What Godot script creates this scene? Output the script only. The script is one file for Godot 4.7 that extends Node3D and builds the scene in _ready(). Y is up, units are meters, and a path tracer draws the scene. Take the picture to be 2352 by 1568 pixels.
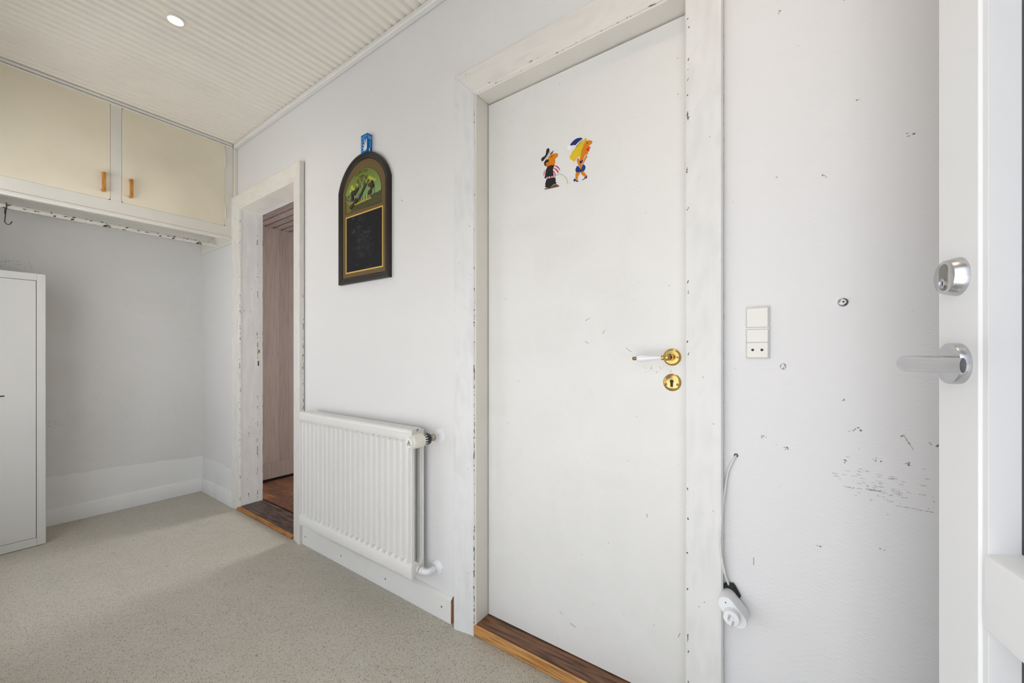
extends Node3D
# Old entrance hall: z = 0 is the face of the wall with the doors, x runs along it, y is up, the hall lies at z 0 .. 1.24.

# ---------------------------------------------------------------- mesh helpers
class MB:
	var v := PackedVector3Array()
	var n := PackedVector3Array()
	var t := PackedVector2Array()

	func tri(a: Vector3, b: Vector3, c: Vector3, na: Vector3, nb: Vector3, nc: Vector3, ta := Vector2(), tb := Vector2(), tc := Vector2()) -> void:
		v.append(a); v.append(c); v.append(b)
		n.append(na); n.append(nc); n.append(nb)
		t.append(ta); t.append(tc); t.append(tb)

	func flat(a: Vector3, b: Vector3, c: Vector3, out := Vector3()) -> void:
		var k := (b - a).cross(c - a).normalized()
		if out != Vector3() and k.dot(out) < 0:
			tri(a, c, b, -k, -k, -k)
		else:
			tri(a, b, c, k, k, k)

	func quad(a: Vector3, b: Vector3, c: Vector3, d: Vector3, out := Vector3(), ta := Vector2(0, 1), tb := Vector2(1, 1), tc := Vector2(1, 0), td := Vector2(0, 0)) -> void:
		var k := (b - a).cross(c - a)
		if k.length() < 1e-14:
			k = (c - a).cross(d - a)
		k = k.normalized()
		if out != Vector3() and k.dot(out) < 0:
			k = -k
			tri(a, c, b, k, k, k, ta, tc, tb)
			tri(a, d, c, k, k, k, ta, td, tc)
		else:
			tri(a, b, c, k, k, k, ta, tb, tc)
			tri(a, c, d, k, k, k, ta, tc, td)

	func box(lo: Vector3, hi: Vector3, ch := 0.0, T := Transform3D()) -> void:
		var m := (lo + hi) * 0.5
		var h := (hi - lo) * 0.5
		ch = minf(ch, minf(h.x, minf(h.y, h.z)) * 0.9)
		var P := func(ax: int, s: Array) -> Vector3:
			var p := Vector3()
			for k in 3:
				p[k] = (h[k] if k == ax else h[k] - ch) * s[k]
			return T * (m + p)
		for ax in 3:
			var u := (ax + 1) % 3
			var w := (ax + 2) % 3
			for sg in [-1, 1]:
				var q := []
				for c in [[-1, -1], [1, -1], [1, 1], [-1, 1]]:
					var s := [0, 0, 0]
					s[ax] = sg; s[u] = c[0]; s[w] = c[1]
					q.append(P.call(ax, s))
				var o := Vector3()
				o[ax] = sg
				quad(q[0], q[1], q[2], q[3], T.basis * o)
		if ch <= 0.0:
			return
		for k in 3:
			var a := (k + 1) % 3
			var b := (k + 2) % 3
			for sa in [-1, 1]:
				for sb in [-1, 1]:
					var s0 := [0, 0, 0]
					s0[a] = sa; s0[b] = sb; s0[k] = -1
					var s1 := s0.duplicate()
					s1[k] = 1
					var o := Vector3()
					o[a] = sa; o[b] = sb
					quad(P.call(a, s0), P.call(b, s0), P.call(b, s1), P.call(a, s1), T.basis * o)
		for sx in [-1, 1]:
			for sy in [-1, 1]:
				for sz in [-1, 1]:
					var s := [sx, sy, sz]
					flat(P.call(0, s), P.call(1, s), P.call(2, s), T.basis * Vector3(sx, sy, sz))

	static func ccw(p: PackedVector2Array) -> PackedVector2Array:
		var a := 0.0
		for i in p.size():
			a += p[i].cross(p[(i + 1) % p.size()])
		if a < 0:
			p = p.duplicate()
			p.reverse()
		return p

	static func inset(p: PackedVector2Array, d: float) -> PackedVector2Array:
		var r := PackedVector2Array()
		var c := p.size()
		for i in c:
			var e1 := (p[i] - p[(i + c - 1) % c]).normalized()
			var e2 := (p[(i + 1) % c] - p[i]).normalized()
			var n1 := Vector2(e1.y, -e1.x)
			var n2 := Vector2(e2.y, -e2.x)
			r.append(p[i] - (n1 + n2) / maxf(1.0 + n1.dot(n2), 0.25) * d)
		return r

	# walls along a closed outline: prof holds (inset, height) pairs
	func rim(p: PackedVector2Array, prof: Array, T := Transform3D(), smooth := 0.8) -> void:
		p = ccw(p)
		var c := p.size()
		var loops := []
		for q in prof:
			loops.append(inset(p, q.x))
		var en := []
		for i in c:
			var e := (p[(i + 1) % c] - p[i]).normalized()
			en.append(Vector2(e.y, -e.x))
		var run := 0.0
		for i in c:
			var j := (i + 1) % c
			var na: Vector2 = (en[i] + en[(i + c - 1) % c]).normalized() if en[i].dot(en[(i + c - 1) % c]) > smooth else en[i]
			var nb: Vector2 = (en[i] + en[j]).normalized() if en[i].dot(en[j]) > smooth else en[i]
			var L := p[i].distance_to(p[j])
			var hh := 0.0
			for k in prof.size() - 1:
				var d: Vector2 = prof[k + 1] - prof[k]
				var l := d.length()
				if l < 1e-9:
					continue
				var out := d.y / l
				var up := d.x / l
				var A := T * Vector3(loops[k][i].x, loops[k][i].y, prof[k].y)
				var B := T * Vector3(loops[k][j].x, loops[k][j].y, prof[k].y)
				var C := T * Vector3(loops[k + 1][j].x, loops[k + 1][j].y, prof[k + 1].y)
				var D := T * Vector3(loops[k + 1][i].x, loops[k + 1][i].y, prof[k + 1].y)
				var NA := (T.basis * Vector3(na.x * out, na.y * out, up)).normalized()
				var NB := (T.basis * Vector3(nb.x * out, nb.y * out, up)).normalized()
				tri(A, B, C, NA, NB, NB, Vector2(run, hh), Vector2(run + L, hh), Vector2(run + L, hh + l))
				tri(A, C, D, NA, NB, NA, Vector2(run, hh), Vector2(run + L, hh + l), Vector2(run, hh + l))
				hh += l
			run += L

	func cap(p: PackedVector2Array, z: float, up := true, T := Transform3D(), uv := Transform2D()) -> void:
		p = ccw(p)
		var ix := Geometry2D.triangulate_polygon(p)
		var k := (T.basis * Vector3(0, 0, 1 if up else -1)).normalized()
		for i in range(0, ix.size(), 3):
			var q := [p[ix[i]], p[ix[i + 1]], p[ix[i + 2]]]
			if ((q[1] - q[0]).cross(q[2] - q[0]) < 0) == up:
				q = [q[0], q[2], q[1]]
			tri(T * Vector3(q[0].x, q[0].y, z), T * Vector3(q[1].x, q[1].y, z), T * Vector3(q[2].x, q[2].y, z), k, k, k, uv * q[0], uv * q[1], uv * q[2])

	func extrude(p: PackedVector2Array, z0: float, z1: float, ch := 0.0, T := Transform3D(), both := false, smooth := 0.8) -> void:
		p = ccw(p)
		var prof := []
		if both:
			prof.append(Vector2(ch, z0))
			prof.append(Vector2(0, z0 + ch))
		else:
			prof.append(Vector2(0, z0))
		if ch > 0.0:
			prof.append(Vector2(0, z1 - ch))
			prof.append(Vector2(ch, z1))
		else:
			prof.append(Vector2(0, z1))
		rim(p, prof, T, smooth)
		cap(inset(p, ch) if ch > 0.0 else p, z1, true, T)
		cap(inset(p, ch) if both else p, z0, false, T)

	# profile points (radius, height) turned round the Y axis of T
	func lathe(prof: Array, T := Transform3D(), segs := 32) -> void:
		var c := prof.size()
		var sn := []
		for i in c - 1:
			var d: Vector2 = prof[i + 1] - prof[i]
			sn.append(Vector2(d.y, -d.x).normalized() if d.length() > 1e-9 else Vector2(1, 0))
		for i in c - 1:
			var a0: Vector2 = sn[i]
			var a1: Vector2 = sn[i]
			if i > 0 and sn[i - 1].dot(sn[i]) > 0.75:
				a0 = (sn[i - 1] + sn[i]).normalized()
			if i < c - 2 and sn[i + 1].dot(sn[i]) > 0.75:
				a1 = (sn[i + 1] + sn[i]).normalized()
			for k in segs:
				var u0 := TAU * k / segs
				var u1 := TAU * (k + 1) / segs
				var r0 := Vector3(cos(u0), 0, -sin(u0))
				var r1 := Vector3(cos(u1), 0, -sin(u1))
				var p: Vector2 = prof[i]
				var q: Vector2 = prof[i + 1]
				var A := T * (r0 * p.x + Vector3.UP * p.y)
				var B := T * (r1 * p.x + Vector3.UP * p.y)
				var C := T * (r1 * q.x + Vector3.UP * q.y)
				var D := T * (r0 * q.x + Vector3.UP * q.y)
				var nA := (T.basis * (r0 * a0.x + Vector3.UP * a0.y)).normalized()
				var nB := (T.basis * (r1 * a0.x + Vector3.UP * a0.y)).normalized()
				var nC := (T.basis * (r1 * a1.x + Vector3.UP * a1.y)).normalized()
				var nD := (T.basis * (r0 * a1.x + Vector3.UP * a1.y)).normalized()
				var w0 := Vector2(float(k) / segs, p.y)
				var w1 := Vector2(float(k + 1) / segs, q.y)
				if p.x > 1e-7:
					tri(A, B, C, nA, nB, nC, w0, Vector2(w1.x, w0.y), w1)
				if q.x > 1e-7:
					tri(A, C, D, nA, nC, nD, w0, w1, Vector2(w0.x, w1.y))

	# round bar along points; radii per point; end_dir tilts the last cut
	func tube(pts: Array, radii: Array, segs := 14, capped := true, end_dir := Vector3()) -> void:
		var c := pts.size()
		var rings := []
		var tang := []
		for i in c:
			var d: Vector3 = (pts[mini(i + 1, c - 1)] - pts[maxi(i - 1, 0)])
			tang.append(d.normalized())
		var ref := Vector3.UP if absf(tang[0].y) < 0.9 else Vector3.RIGHT
		var x: Vector3 = ref.cross(tang[0]).normalized()
		var run := 0.0
		var runs := []
		for i in c:
			if i > 0:
				run += pts[i].distance_to(pts[i - 1])
				x = (x - tang[i] * x.dot(tang[i])).normalized()
			runs.append(run)
			var y: Vector3 = tang[i].cross(x).normalized()
			var ring := []
			for k in segs:
				var a := TAU * k / segs
				var r := x * cos(a) + y * sin(a)
				var p: Vector3 = pts[i] + r * radii[mini(i, radii.size() - 1)]
				if i == c - 1 and end_dir != Vector3():
					p += tang[i] * (-(p - pts[i]).dot(end_dir) / tang[i].dot(end_dir))
				ring.append([p, r])
			rings.append(ring)
		for i in c - 1:
			for k in segs:
				var j := (k + 1) % segs
				var A = rings[i][k]; var B = rings[i][j]; var C = rings[i + 1][j]; var D = rings[i + 1][k]
				var u0 := Vector2(float(k) / segs, runs[i])
				var u1 := Vector2(float(k + 1) / segs, runs[i + 1])
				tri(A[0], B[0], C[0], A[1], B[1], C[1], u0, Vector2(u1.x, u0.y), u1)
				tri(A[0], C[0], D[0], A[1], C[1], D[1], u0, u1, Vector2(u0.x, u1.y))
		if capped:
			for k in segs:
				var j := (k + 1) % segs
				flat(pts[0], rings[0][j][0], rings[0][k][0], -tang[0])
				var q: Vector3 = tang[c - 1] if end_dir == Vector3() else end_dir
				flat(pts[c - 1], rings[c - 1][k][0], rings[c - 1][j][0], q)

	func add_text(s: String, size: float, depth: float, T: Transform3D, serif := false, bold := true) -> void:
		var f := SystemFont.new()
		f.font_names = PackedStringArray(["Droid Serif" if serif else "Droid Sans"])
		f.font_weight = 700 if bold else 400
		var m := TextMesh.new()
		m.font = f
		m.text = s
		m.font_size = 64
		m.pixel_size = size / 64.0 * 1.35
		m.depth = depth
		for k in m.get_surface_count():
			var a := m.surface_get_arrays(k)
			var vv: PackedVector3Array = a[Mesh.ARRAY_VERTEX]
			var nn: PackedVector3Array = a[Mesh.ARRAY_NORMAL]
			var ix: PackedInt32Array = a[Mesh.ARRAY_INDEX] if a[Mesh.ARRAY_INDEX] != null else PackedInt32Array(range(vv.size()))
			for i in ix:
				v.append(T * vv[i]); n.append((T.basis * nn[i]).normalized()); t.append(Vector2())

	func surface(m: ArrayMesh, off: Vector3, mat: Material) -> void:
		var a := []
		a.resize(Mesh.ARRAY_MAX)
		var w := PackedVector3Array()
		w.resize(v.size())
		for i in v.size():
			w[i] = v[i] - off
		a[Mesh.ARRAY_VERTEX] = w
		a[Mesh.ARRAY_NORMAL] = n
		a[Mesh.ARRAY_TEX_UV] = t
		m.add_surface_from_arrays(Mesh.PRIMITIVE_TRIANGLES, a)
		m.surface_set_material(m.get_surface_count() - 1, mat)

# ---------------------------------------------------------------- node helpers
var M := {}
var origin := {}
var rng := RandomNumberGenerator.new()

func tag(o: Node, label := "", category := "", group := "", kind := "") -> Node:
	if label: o.set_meta("label", label)
	if category: o.set_meta("category", category)
	if group: o.set_meta("group", group)
	if kind: o.set_meta("kind", kind)
	return o

func thing(called: String, at: Vector3, label: String, category: String, group := "", kind := "") -> Node3D:
	var o := Node3D.new()
	o.name = called
	o.position = at
	add_child(o, true)
	origin[o] = at
	tag(o, label, category, group, kind)
	return o

func part(parent: Node, called: String, b: MB, mat: Material, label := "", kind := "") -> MeshInstance3D:
	var o := MeshInstance3D.new()
	o.name = called
	var m := ArrayMesh.new()
	var off: Vector3 = origin.get(parent, Vector3.ZERO)
	b.surface(m, off, mat)
	o.mesh = m
	parent.add_child(o, true)
	origin[o] = off
	tag(o, label, "", "", kind)
	return o

func solo(called: String, b: MB, mat: Material, at: Vector3, label: String, category: String, kind := "", group := "") -> MeshInstance3D:
	var o := MeshInstance3D.new()
	o.name = called
	o.position = at
	var m := ArrayMesh.new()
	b.surface(m, at, mat)
	o.mesh = m
	add_child(o, true)
	origin[o] = at
	tag(o, label, category, group, kind)
	return o

func bx(lo: Vector3, hi: Vector3, ch := 0.0, T := Transform3D()) -> MB:
	var b := MB.new()
	b.box(lo, hi, ch, T)
	return b

func poly(a: Array) -> PackedVector2Array:
	var p := PackedVector2Array()
	for q in a:
		p.append(Vector2(q[0], q[1]))
	return p

func rrect(x0: float, y0: float, x1: float, y1: float, r: float, s := 5) -> PackedVector2Array:
	var p := PackedVector2Array()
	for c in [[x1 - r, y0 + r, -PI / 2], [x1 - r, y1 - r, 0.0], [x0 + r, y1 - r, PI / 2], [x0 + r, y0 + r, PI]]:
		for k in s + 1:
			var a: float = c[2] + PI / 2 * k / s
			p.append(Vector2(c[0] + cos(a) * r, c[1] + sin(a) * r))
	return p

func circle(c: Vector2, r: float, s := 24) -> PackedVector2Array:
	var p := PackedVector2Array()
	for k in s:
		p.append(c + Vector2(cos(TAU * k / s), sin(TAU * k / s)) * r)
	return p

func stadium(a: Vector2, b: Vector2, r: float, s := 14) -> PackedVector2Array:
	var p := PackedVector2Array()
	var d := (b - a).angle()
	for k in s + 1:
		p.append(b + Vector2.from_angle(d - PI / 2 + PI * k / s) * r)
	for k in s + 1:
		p.append(a + Vector2.from_angle(d + PI / 2 + PI * k / s) * r)
	return p

func out_z(p: Vector3) -> Transform3D:       # lathe axis along +z
	return Transform3D(Basis(Vector3(1, 0, 0), Vector3(0, 0, 1), Vector3(0, -1, 0)), p)

func face_x(p := Vector3()) -> Transform3D:  # drawing plane facing +x: local x -> -z
	return Transform3D(Basis(Vector3(0, 0, -1), Vector3(0, 1, 0), Vector3(1, 0, 0)), p)

# ---------------------------------------------------------------- materials
func mat(called: String, c: Color, rough := 0.6, metal := 0.0, spec := 0.5) -> StandardMaterial3D:
	var m := StandardMaterial3D.new()
	m.resource_name = called
	m.albedo_color = c
	m.roughness = rough
	m.metallic = metal
	m.metallic_specular = spec
	M[called] = m
	return m

func noise_tex(seed_: int, freq: float, stops: Array, size := Vector2i(512, 512), octaves := 4, type := FastNoiseLite.TYPE_SIMPLEX_SMOOTH) -> NoiseTexture2D:
	var f := FastNoiseLite.new()
	f.seed = seed_
	f.noise_type = type
	f.frequency = freq
	f.fractal_octaves = octaves
	var g := Gradient.new()
	g.offsets = PackedFloat32Array(stops.map(func(s): return s[0]))
	g.colors = PackedColorArray(stops.map(func(s): return s[1]))
	var t := NoiseTexture2D.new()
	t.width = size.x
	t.height = size.y
	t.seamless = true
	t.noise = f
	t.color_ramp = g
	return t

func grey_paint(called: String, c: Color, rough: float, seed_: int, vary := 0.03, scale := 1.0) -> StandardMaterial3D:
	var m := mat(called, Color.WHITE, rough)
	m.albedo_texture = noise_tex(seed_, 0.006, [[0.0, c.darkened(vary * 1.6)], [0.5, c], [1.0, c.lightened(vary)]], Vector2i(256, 256), 4)
	m.uv1_triplanar = true
	m.uv1_world_triplanar = true
	m.uv1_scale = Vector3.ONE * scale
	return m

func blob(im: Image, cx: float, cy: float, rx: float, ry: float, c: Color, soft := 0.0) -> void:
	var w := im.get_width()
	var h := im.get_height()
	for y in range(int(cy - ry - 1), int(cy + ry + 2)):
		for x in range(int(cx - rx - 1), int(cx + rx + 2)):
			var d := Vector2((x - cx) / maxf(rx, 0.5), (y - cy) / maxf(ry, 0.5)).length()
			if d > 1.0:
				continue
			var k := 1.0 if soft <= 0.0 else clampf((1.0 - d) / soft, 0, 1)
			var px := posmod(x, w)
			var py := posmod(y, h)
			im.set_pixel(px, py, im.get_pixel(px, py).lerp(c, k * c.a))

func tex(im: Image) -> ImageTexture:
	return ImageTexture.create_from_image(im)

func fresh(w: int, h: int, c: Color) -> Image:
	var im := Image.create_empty(w, h, false, Image.FORMAT_RGB8)
	im.fill(c)
	return im

# paint over wood whose edges are chipped; u runs across the moulding, v down its length
func chipped(called: String, c: Color, seed_: int, edges: Array, w := 128, h := 2048) -> StandardMaterial3D:
	rng.seed = seed_
	var im := fresh(w, h, c)
	for i in 260:
		blob(im, rng.randf() * w, rng.randf() * h, rng.randf_range(4, 20), rng.randf_range(10, 60), Color(c.darkened(0.05), 0.25), 0.8)
	for e in edges:                                  # [u, density, from v, to v]
		var cnt := int(e[1] * (e[3] - e[2]))
		for i in cnt:
			var y: float = h * rng.randf_range(e[2], e[3])
			var L := rng.randf_range(1.0, 5.0) if rng.randf() < 0.75 else rng.randf_range(6, 22)
			var x: float = e[0] * w + rng.randf_range(-2.2, 2.2)
			var k := rng.randf()
			var cc := Color(0.22, 0.19, 0.15) if k < 0.6 else (Color(0.45, 0.36, 0.26) if k < 0.8 else Color(0.93, 0.93, 0.92))
			for s in int(L / 2) + 1:
				blob(im, x + rng.randf_range(-0.8, 0.8), y + s * 2, rng.randf_range(0.6, 1.7), rng.randf_range(0.8, 2.0), cc)
	for i in 14:
		var y := rng.randf() * h
		blob(im, rng.randf() * w, y, rng.randf_range(0.7, 1.6), rng.randf_range(0.7, 1.8), Color(0.3, 0.27, 0.24))
	var m := mat(called, Color.WHITE, 0.42)
	m.albedo_texture = tex(im)
	m.texture_repeat = false
	return m

func wood(called: String, dark: Color, mid: Color, light: Color, seed_: int, scale: Vector3, rough := 0.55, world := true) -> StandardMaterial3D:
	var m := mat(called, Color.WHITE, rough)
	m.albedo_texture = noise_tex(seed_, 0.012, [[0.0, dark], [0.42, mid], [0.6, mid.lerp(light, 0.5)], [1.0, light]], Vector2i(512, 512), 5)
	m.uv1_triplanar = true
	m.uv1_world_triplanar = world
	m.uv1_scale = scale
	return m

func make_materials() -> void:
	# woven wallpaper: a relief of short horizontal threads
	var wv := fresh(256, 256, Color(0.5, 0.5, 0.5))
	rng.seed = 11
	for row in 42:
		for k in 11:
			var x := k * 23.3 + (11.6 if row % 2 else 0.0) + rng.randf_range(-2, 2)
			var y := row * 6.095 + rng.randf_range(-0.7, 0.7)
			var g := 0.62 + rng.randf_range(-0.1, 0.28)
			blob(wv, x, y, 12.5, 2.7, Color(g, g, g), 0.9)
	var weave := Image.new()
	weave.copy_from(wv)
	weave.bump_map_to_normal_map(2.0)
	var weave_t := tex(weave)
	var wall := grey_paint("wallpaper_white", Color(0.895, 0.893, 0.887), 0.62, 3, 0.022, 0.6)
	M["wall"] = wall
	var wl := mat("wallpaper_weave", Color.WHITE, 0.6)
	wl.albedo_color = Color(0.9, 0.897, 0.893)
	wl.normal_enabled = true
	wl.normal_texture = weave_t
	wl.normal_scale = 0.55
	wl.uv1_triplanar = true
	wl.uv1_world_triplanar = true
	wl.uv1_scale = Vector3(5, 5, 5)
	M["weave"] = wl
	# the wall right of the big door has scuffs of its own: 0.9 m x 2.475 m
	rng.seed = 5
	var sc := fresh(738, 2028, Color(0.9, 0.898, 0.895))
	var X := func(x: float) -> float: return (x + 0.14) * 820.0
	var Y := func(y: float) -> float: return (2.475 - y) * 820.0
	var ink := Color(0.36, 0.34, 0.3)
	for q in [[0.1101, 0.8852], [0.1202, 0.8887], [0.0934, 0.8161], [0.1513, 0.8263], [0.1936, 0.8259], [0.1903, 0.8838], [0.2334, 0.8689], [0.0945, 0.95], [-0.053, 0.85], [-0.01, 0.83], [0.06, 1.45], [0.12, 1.6], [-0.03, 1.47], [-0.02, 1.86], [0.1, 1.83], [0.2, 1.5], [0.05, 0.62], [0.16, 0.64]]:
		for i in rng.randi_range(2, 5):
			blob(sc, X.call(q[0]) + rng.randf_range(-5, 5), Y.call(q[1]) + rng.randf_range(-3, 3), rng.randf_range(0.6, 1.8), rng.randf_range(0.6, 1.3), Color(ink, 0.8))
	for i in 85:
		var x: float = X.call(0.13 + absf(rng.randfn(0.0, 0.05)) * (1 if rng.randf() < 0.75 else -0.5))
		var y: float = Y.call(0.775 + rng.randfn(0.0, 0.022))
		for k in rng.randi_range(1, 6):
			blob(sc, x + k * 1.4, y + rng.randf_range(-0.6, 0.6), rng.randf_range(0.6, 1.4), 0.7, Color(ink.lightened(0.25), rng.randf_range(0.1, 0.5)))
	for i in 40:
		blob(sc, X.call(0.178 + i * 0.0014), Y.call(0.7365 - 0.00005 * i), 0.8, rng.randf_range(0.3, 0.7), Color(ink, rng.randf_range(0.0, 0.55)))
	for i in 24:
		blob(sc, X.call(0.155 - i * 0.0008), Y.call(0.761), 0.9, 0.7, Color(ink, rng.randf_range(0.1, 0.6)))
		blob(sc, X.call(-0.074), Y.call(0.552 - i * 0.0007), 0.7, 0.9, Color(ink, rng.randf_range(0.0, 0.9)))
		blob(sc, X.call(0.19 + i * 0.0006), Y.call(0.884 - i * 0.0012), 0.8, 0.8, Color(ink, rng.randf_range(0.0, 0.5)))
	for i in 22:                                   # pencilled ring below the switch
		var a := TAU * i / 22.0
		blob(sc, X.call(-0.0148 + cos(a) * 0.0052), Y.call(1.0209 + sin(a) * 0.0068), 0.9, 0.9, Color(ink, rng.randf_range(0.1, 0.8)))
		blob(sc, X.call(-0.0128 + sin(a) * 0.002), Y.call(1.0209 + 0.006 * cos(a * 0.5)), 0.8, 0.8, Color(ink, rng.randf_range(0.1, 0.7)))
	for i in 60:
		blob(sc, rng.randf() * 738, rng.randf() * 2028, rng.randf_range(0.5, 1.0), rng.randf_range(0.5, 1.0), Color(ink, 0.4))
	var nm := Image.create_empty(738, 2028, false, Image.FORMAT_RGB8)
	weave.convert(Image.FORMAT_RGB8)
	var small := Image.new()
	small.copy_from(weave)
	small.resize(205, 205)
	for yy in range(0, 2028, 205):
		for xx in range(0, 738, 205):
			nm.blit_rect(small, Rect2i(0, 0, 205, 205), Vector2i(xx, yy))
	var ws := mat("wallpaper_scuffed", Color.WHITE, 0.6)
	ws.albedo_texture = tex(sc)
	ws.normal_enabled = true
	ws.normal_texture = tex(nm)
	ws.normal_scale = 0.55
	ws.texture_repeat = false
	# niche wall behind the coats: dirtier, with smudges
	rng.seed = 8
	var nb := fresh(620, 1237, Color(0.888, 0.885, 0.876))
	for i in 70:
		blob(nb, rng.randf() * 620, rng.randf() * 1237, rng.randf_range(20, 110), rng.randf_range(20, 120), Color(0.865, 0.86, 0.845, 0.35), 0.9)
	for i in 26:
		blob(nb, (1.24 - rng.randf_range(0.85, 0.97)) * 500, (2.475 - rng.randf_range(1.55, 1.59)) * 500, 0.8, 0.7, Color(0.4, 0.38, 0.36, 0.7))
	for i in 24:
		blob(nb, (1.24 - rng.randf_range(0.745, 0.795)) * 500, (2.475 - rng.randf_range(0.6, 0.65)) * 500, rng.randf_range(0.5, 1.2), rng.randf_range(0.5, 0.9), Color(0.55, 0.52, 0.49, 0.5))
	for i in 60:
		blob(nb, rng.randf() * 620, (2.475 - rng.randf_range(0.3, 1.0)) * 500, rng.randf_range(0.5, 1.4), rng.randf_range(0.4, 0.9), Color(0.5, 0.48, 0.46, 0.5))
	var wn := mat("niche_wall", Color.WHITE, 0.62)
	wn.albedo_texture = tex(nb)
	wn.texture_repeat = false
	grey_paint("fresh_white", Color(0.93, 0.93, 0.925), 0.5, 21, 0.015, 1.0)
	grey_paint("trim_white", Color(0.905, 0.9, 0.885), 0.45, 22, 0.02, 1.2)
	grey_paint("trim_cream", Color(0.895, 0.88, 0.845), 0.42, 23, 0.025, 1.2)
	grey_paint("cabinet_cream", Color(0.935, 0.9, 0.81), 0.5, 24, 0.03, 0.9)
	grey_paint("cabinet_frame", Color(0.905, 0.895, 0.86), 0.5, 25, 0.02, 1.0)
	grey_paint("ceiling_paint", Color(0.945, 0.928, 0.885), 0.5, 26, 0.02, 0.8)
	grey_paint("locker_grey", Color(0.845, 0.84, 0.825), 0.45, 27, 0.015, 0.8)
	grey_paint("radiator_white", Color(0.91, 0.905, 0.89), 0.35, 28, 0.012, 1.0)
	grey_paint("door_white", Color(0.9, 0.895, 0.882), 0.4, 29, 0.018, 0.7)
	# door leaf with a few scratches (0.723 x 1.966 m)
	rng.seed = 77
	var dl := fresh(580, 1573, Color(0.9, 0.896, 0.884))
	for i in 60:
		blob(dl, rng.randf() * 580, rng.randf() * 1573, rng.randf_range(20, 130), rng.randf_range(20, 160), Color(0.885, 0.88, 0.868, 0.5), 0.9)
	var dx := func(x: float) -> float: return (x + 0.954) * 800
	var dy := func(y: float) -> float: return (2.01 - y) * 800
	for s in [[-0.4133, 1.0683, 12, 9], [-0.548, 1.1593, 10, -6], [-0.3512, 0.5713, 2, 7], [-0.257, 0.2523, -4, 10], [-0.49, 1.115, 6, -8], [-0.55, 1.09, 9, 4]]:
		for i in 14:
			blob(dl, dx.call(s[0]) + s[2] * i / 13.0, dy.call(s[1]) + s[3] * i / 13.0, 0.8, 0.8, Color(0.5, 0.48, 0.44, 0.6))
	for i in 16:
		blob(dl, dx.call(-0.6032) + i, dy.call(0.1444) + i * 0.25, 1.2, 2.0, Color(0.72, 0.72, 0.76, 0.7))
		blob(dl, dx.call(-0.6444) + i * 0.5, dy.call(0.1712) + i * 0.4, 0.8, 1.0, Color(0.65, 0.64, 0.63, 0.7))
	for i in 46:
		blob(dl, rng.randf() * 580, rng.randf() * 1573, rng.randf_range(0.5, 1.0), rng.randf_range(0.5, 1.6), Color(0.48, 0.45, 0.4, 0.6))
	for i in 20:
		blob(dl, dx.call(rng.randf_range(-0.36, -0.28)), dy.call(rng.randf_range(0.995, 1.012)), 0.9, rng.randf_range(0.8, 2.0), Color(0.6, 0.57, 0.52, 0.5))
	var md := mat("door_leaf_white", Color.WHITE, 0.38)
	md.albedo_texture = tex(dl)
	md.texture_repeat = false
	# speckled sheet floor
	rng.seed = 4
	var fl := fresh(1024, 1024, Color(0.74, 0.715, 0.66))
	for i in 220:
		blob(fl, rng.randf() * 1024, rng.randf() * 1024, rng.randf_range(20, 90), rng.randf_range(20, 90), Color(0.72, 0.695, 0.635, 0.35), 0.9)
	for i in 40000:
		var k := rng.randf()
		var c := Color(0.42, 0.4, 0.37, 0.75) if k < 0.36 else (Color(0.83, 0.81, 0.77, 0.8) if k < 0.72 else (Color(0.57, 0.54, 0.49, 0.8) if k < 0.93 else Color(0.3, 0.29, 0.28, 0.85)))
		var r := rng.randf_range(0.5, 1.5)
		blob(fl, rng.randf() * 1024, rng.randf() * 1024, r * rng.randf_range(0.7, 1.6), r, c)
	var mf := mat("speckled_floor", Color.WHITE, 0.5)
	mf.albedo_texture = tex(fl)
	mf.uv1_triplanar = true
	mf.uv1_world_triplanar = true
	mf.uv1_scale = Vector3.ONE
	# woods
	wood("oak_side", Color(0.5, 0.33, 0.16), Color(0.72, 0.51, 0.28), Color(0.81, 0.62, 0.38), 31, Vector3(1.0, 14, 14), 0.5)
	wood("sill_brown", Color(0.2, 0.13, 0.09), Color(0.4, 0.27, 0.18), Color(0.56, 0.38, 0.24), 32, Vector3(0.9, 6, 9), 0.42)
	wood("sill_worn", Color(0.13, 0.1, 0.09), Color(0.25, 0.19, 0.17), Color(0.46, 0.35, 0.3), 33, Vector3(1.0, 6, 8), 0.45)
	wood("oak_side_dark", Color(0.42, 0.25, 0.1), Color(0.63, 0.42, 0.2), Color(0.72, 0.52, 0.28), 34, Vector3(1.0, 12, 12), 0.5)
	wood("handle_wood", Color(0.55, 0.34, 0.12), Color(0.72, 0.48, 0.2), Color(0.8, 0.58, 0.28), 35, Vector3(12, 2, 12), 0.35)
	wood("bare_wood", Color(0.45, 0.28, 0.16), Color(0.62, 0.42, 0.26), Color(0.7, 0.5, 0.33), 36, Vector3(20, 3, 20), 0.7)
	for k in 3:
		var f := [1.0, 0.96, 1.03][k] as float
		wood("panel_wood_%s" % ["a", "b", "c"][k], Color(0.515, 0.455, 0.425) * f, Color(0.555, 0.49, 0.455) * f, Color(0.59, 0.525, 0.485) * f, 40 + k, Vector3(9, 0.5, 9), 0.5)
		wood("ceiling_wood_%s" % ["a", "b", "c"][k], Color(0.53, 0.47, 0.44) * f, Color(0.6, 0.54, 0.51) * f, Color(0.66, 0.6, 0.57) * f, 50 + k, Vector3(0.8, 9, 9), 0.5)
	wood("parquet_a", Color(0.3, 0.18, 0.11), Color(0.44, 0.28, 0.18), Color(0.52, 0.35, 0.22), 60, Vector3(1.5, 9, 9), 0.4)
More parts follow.
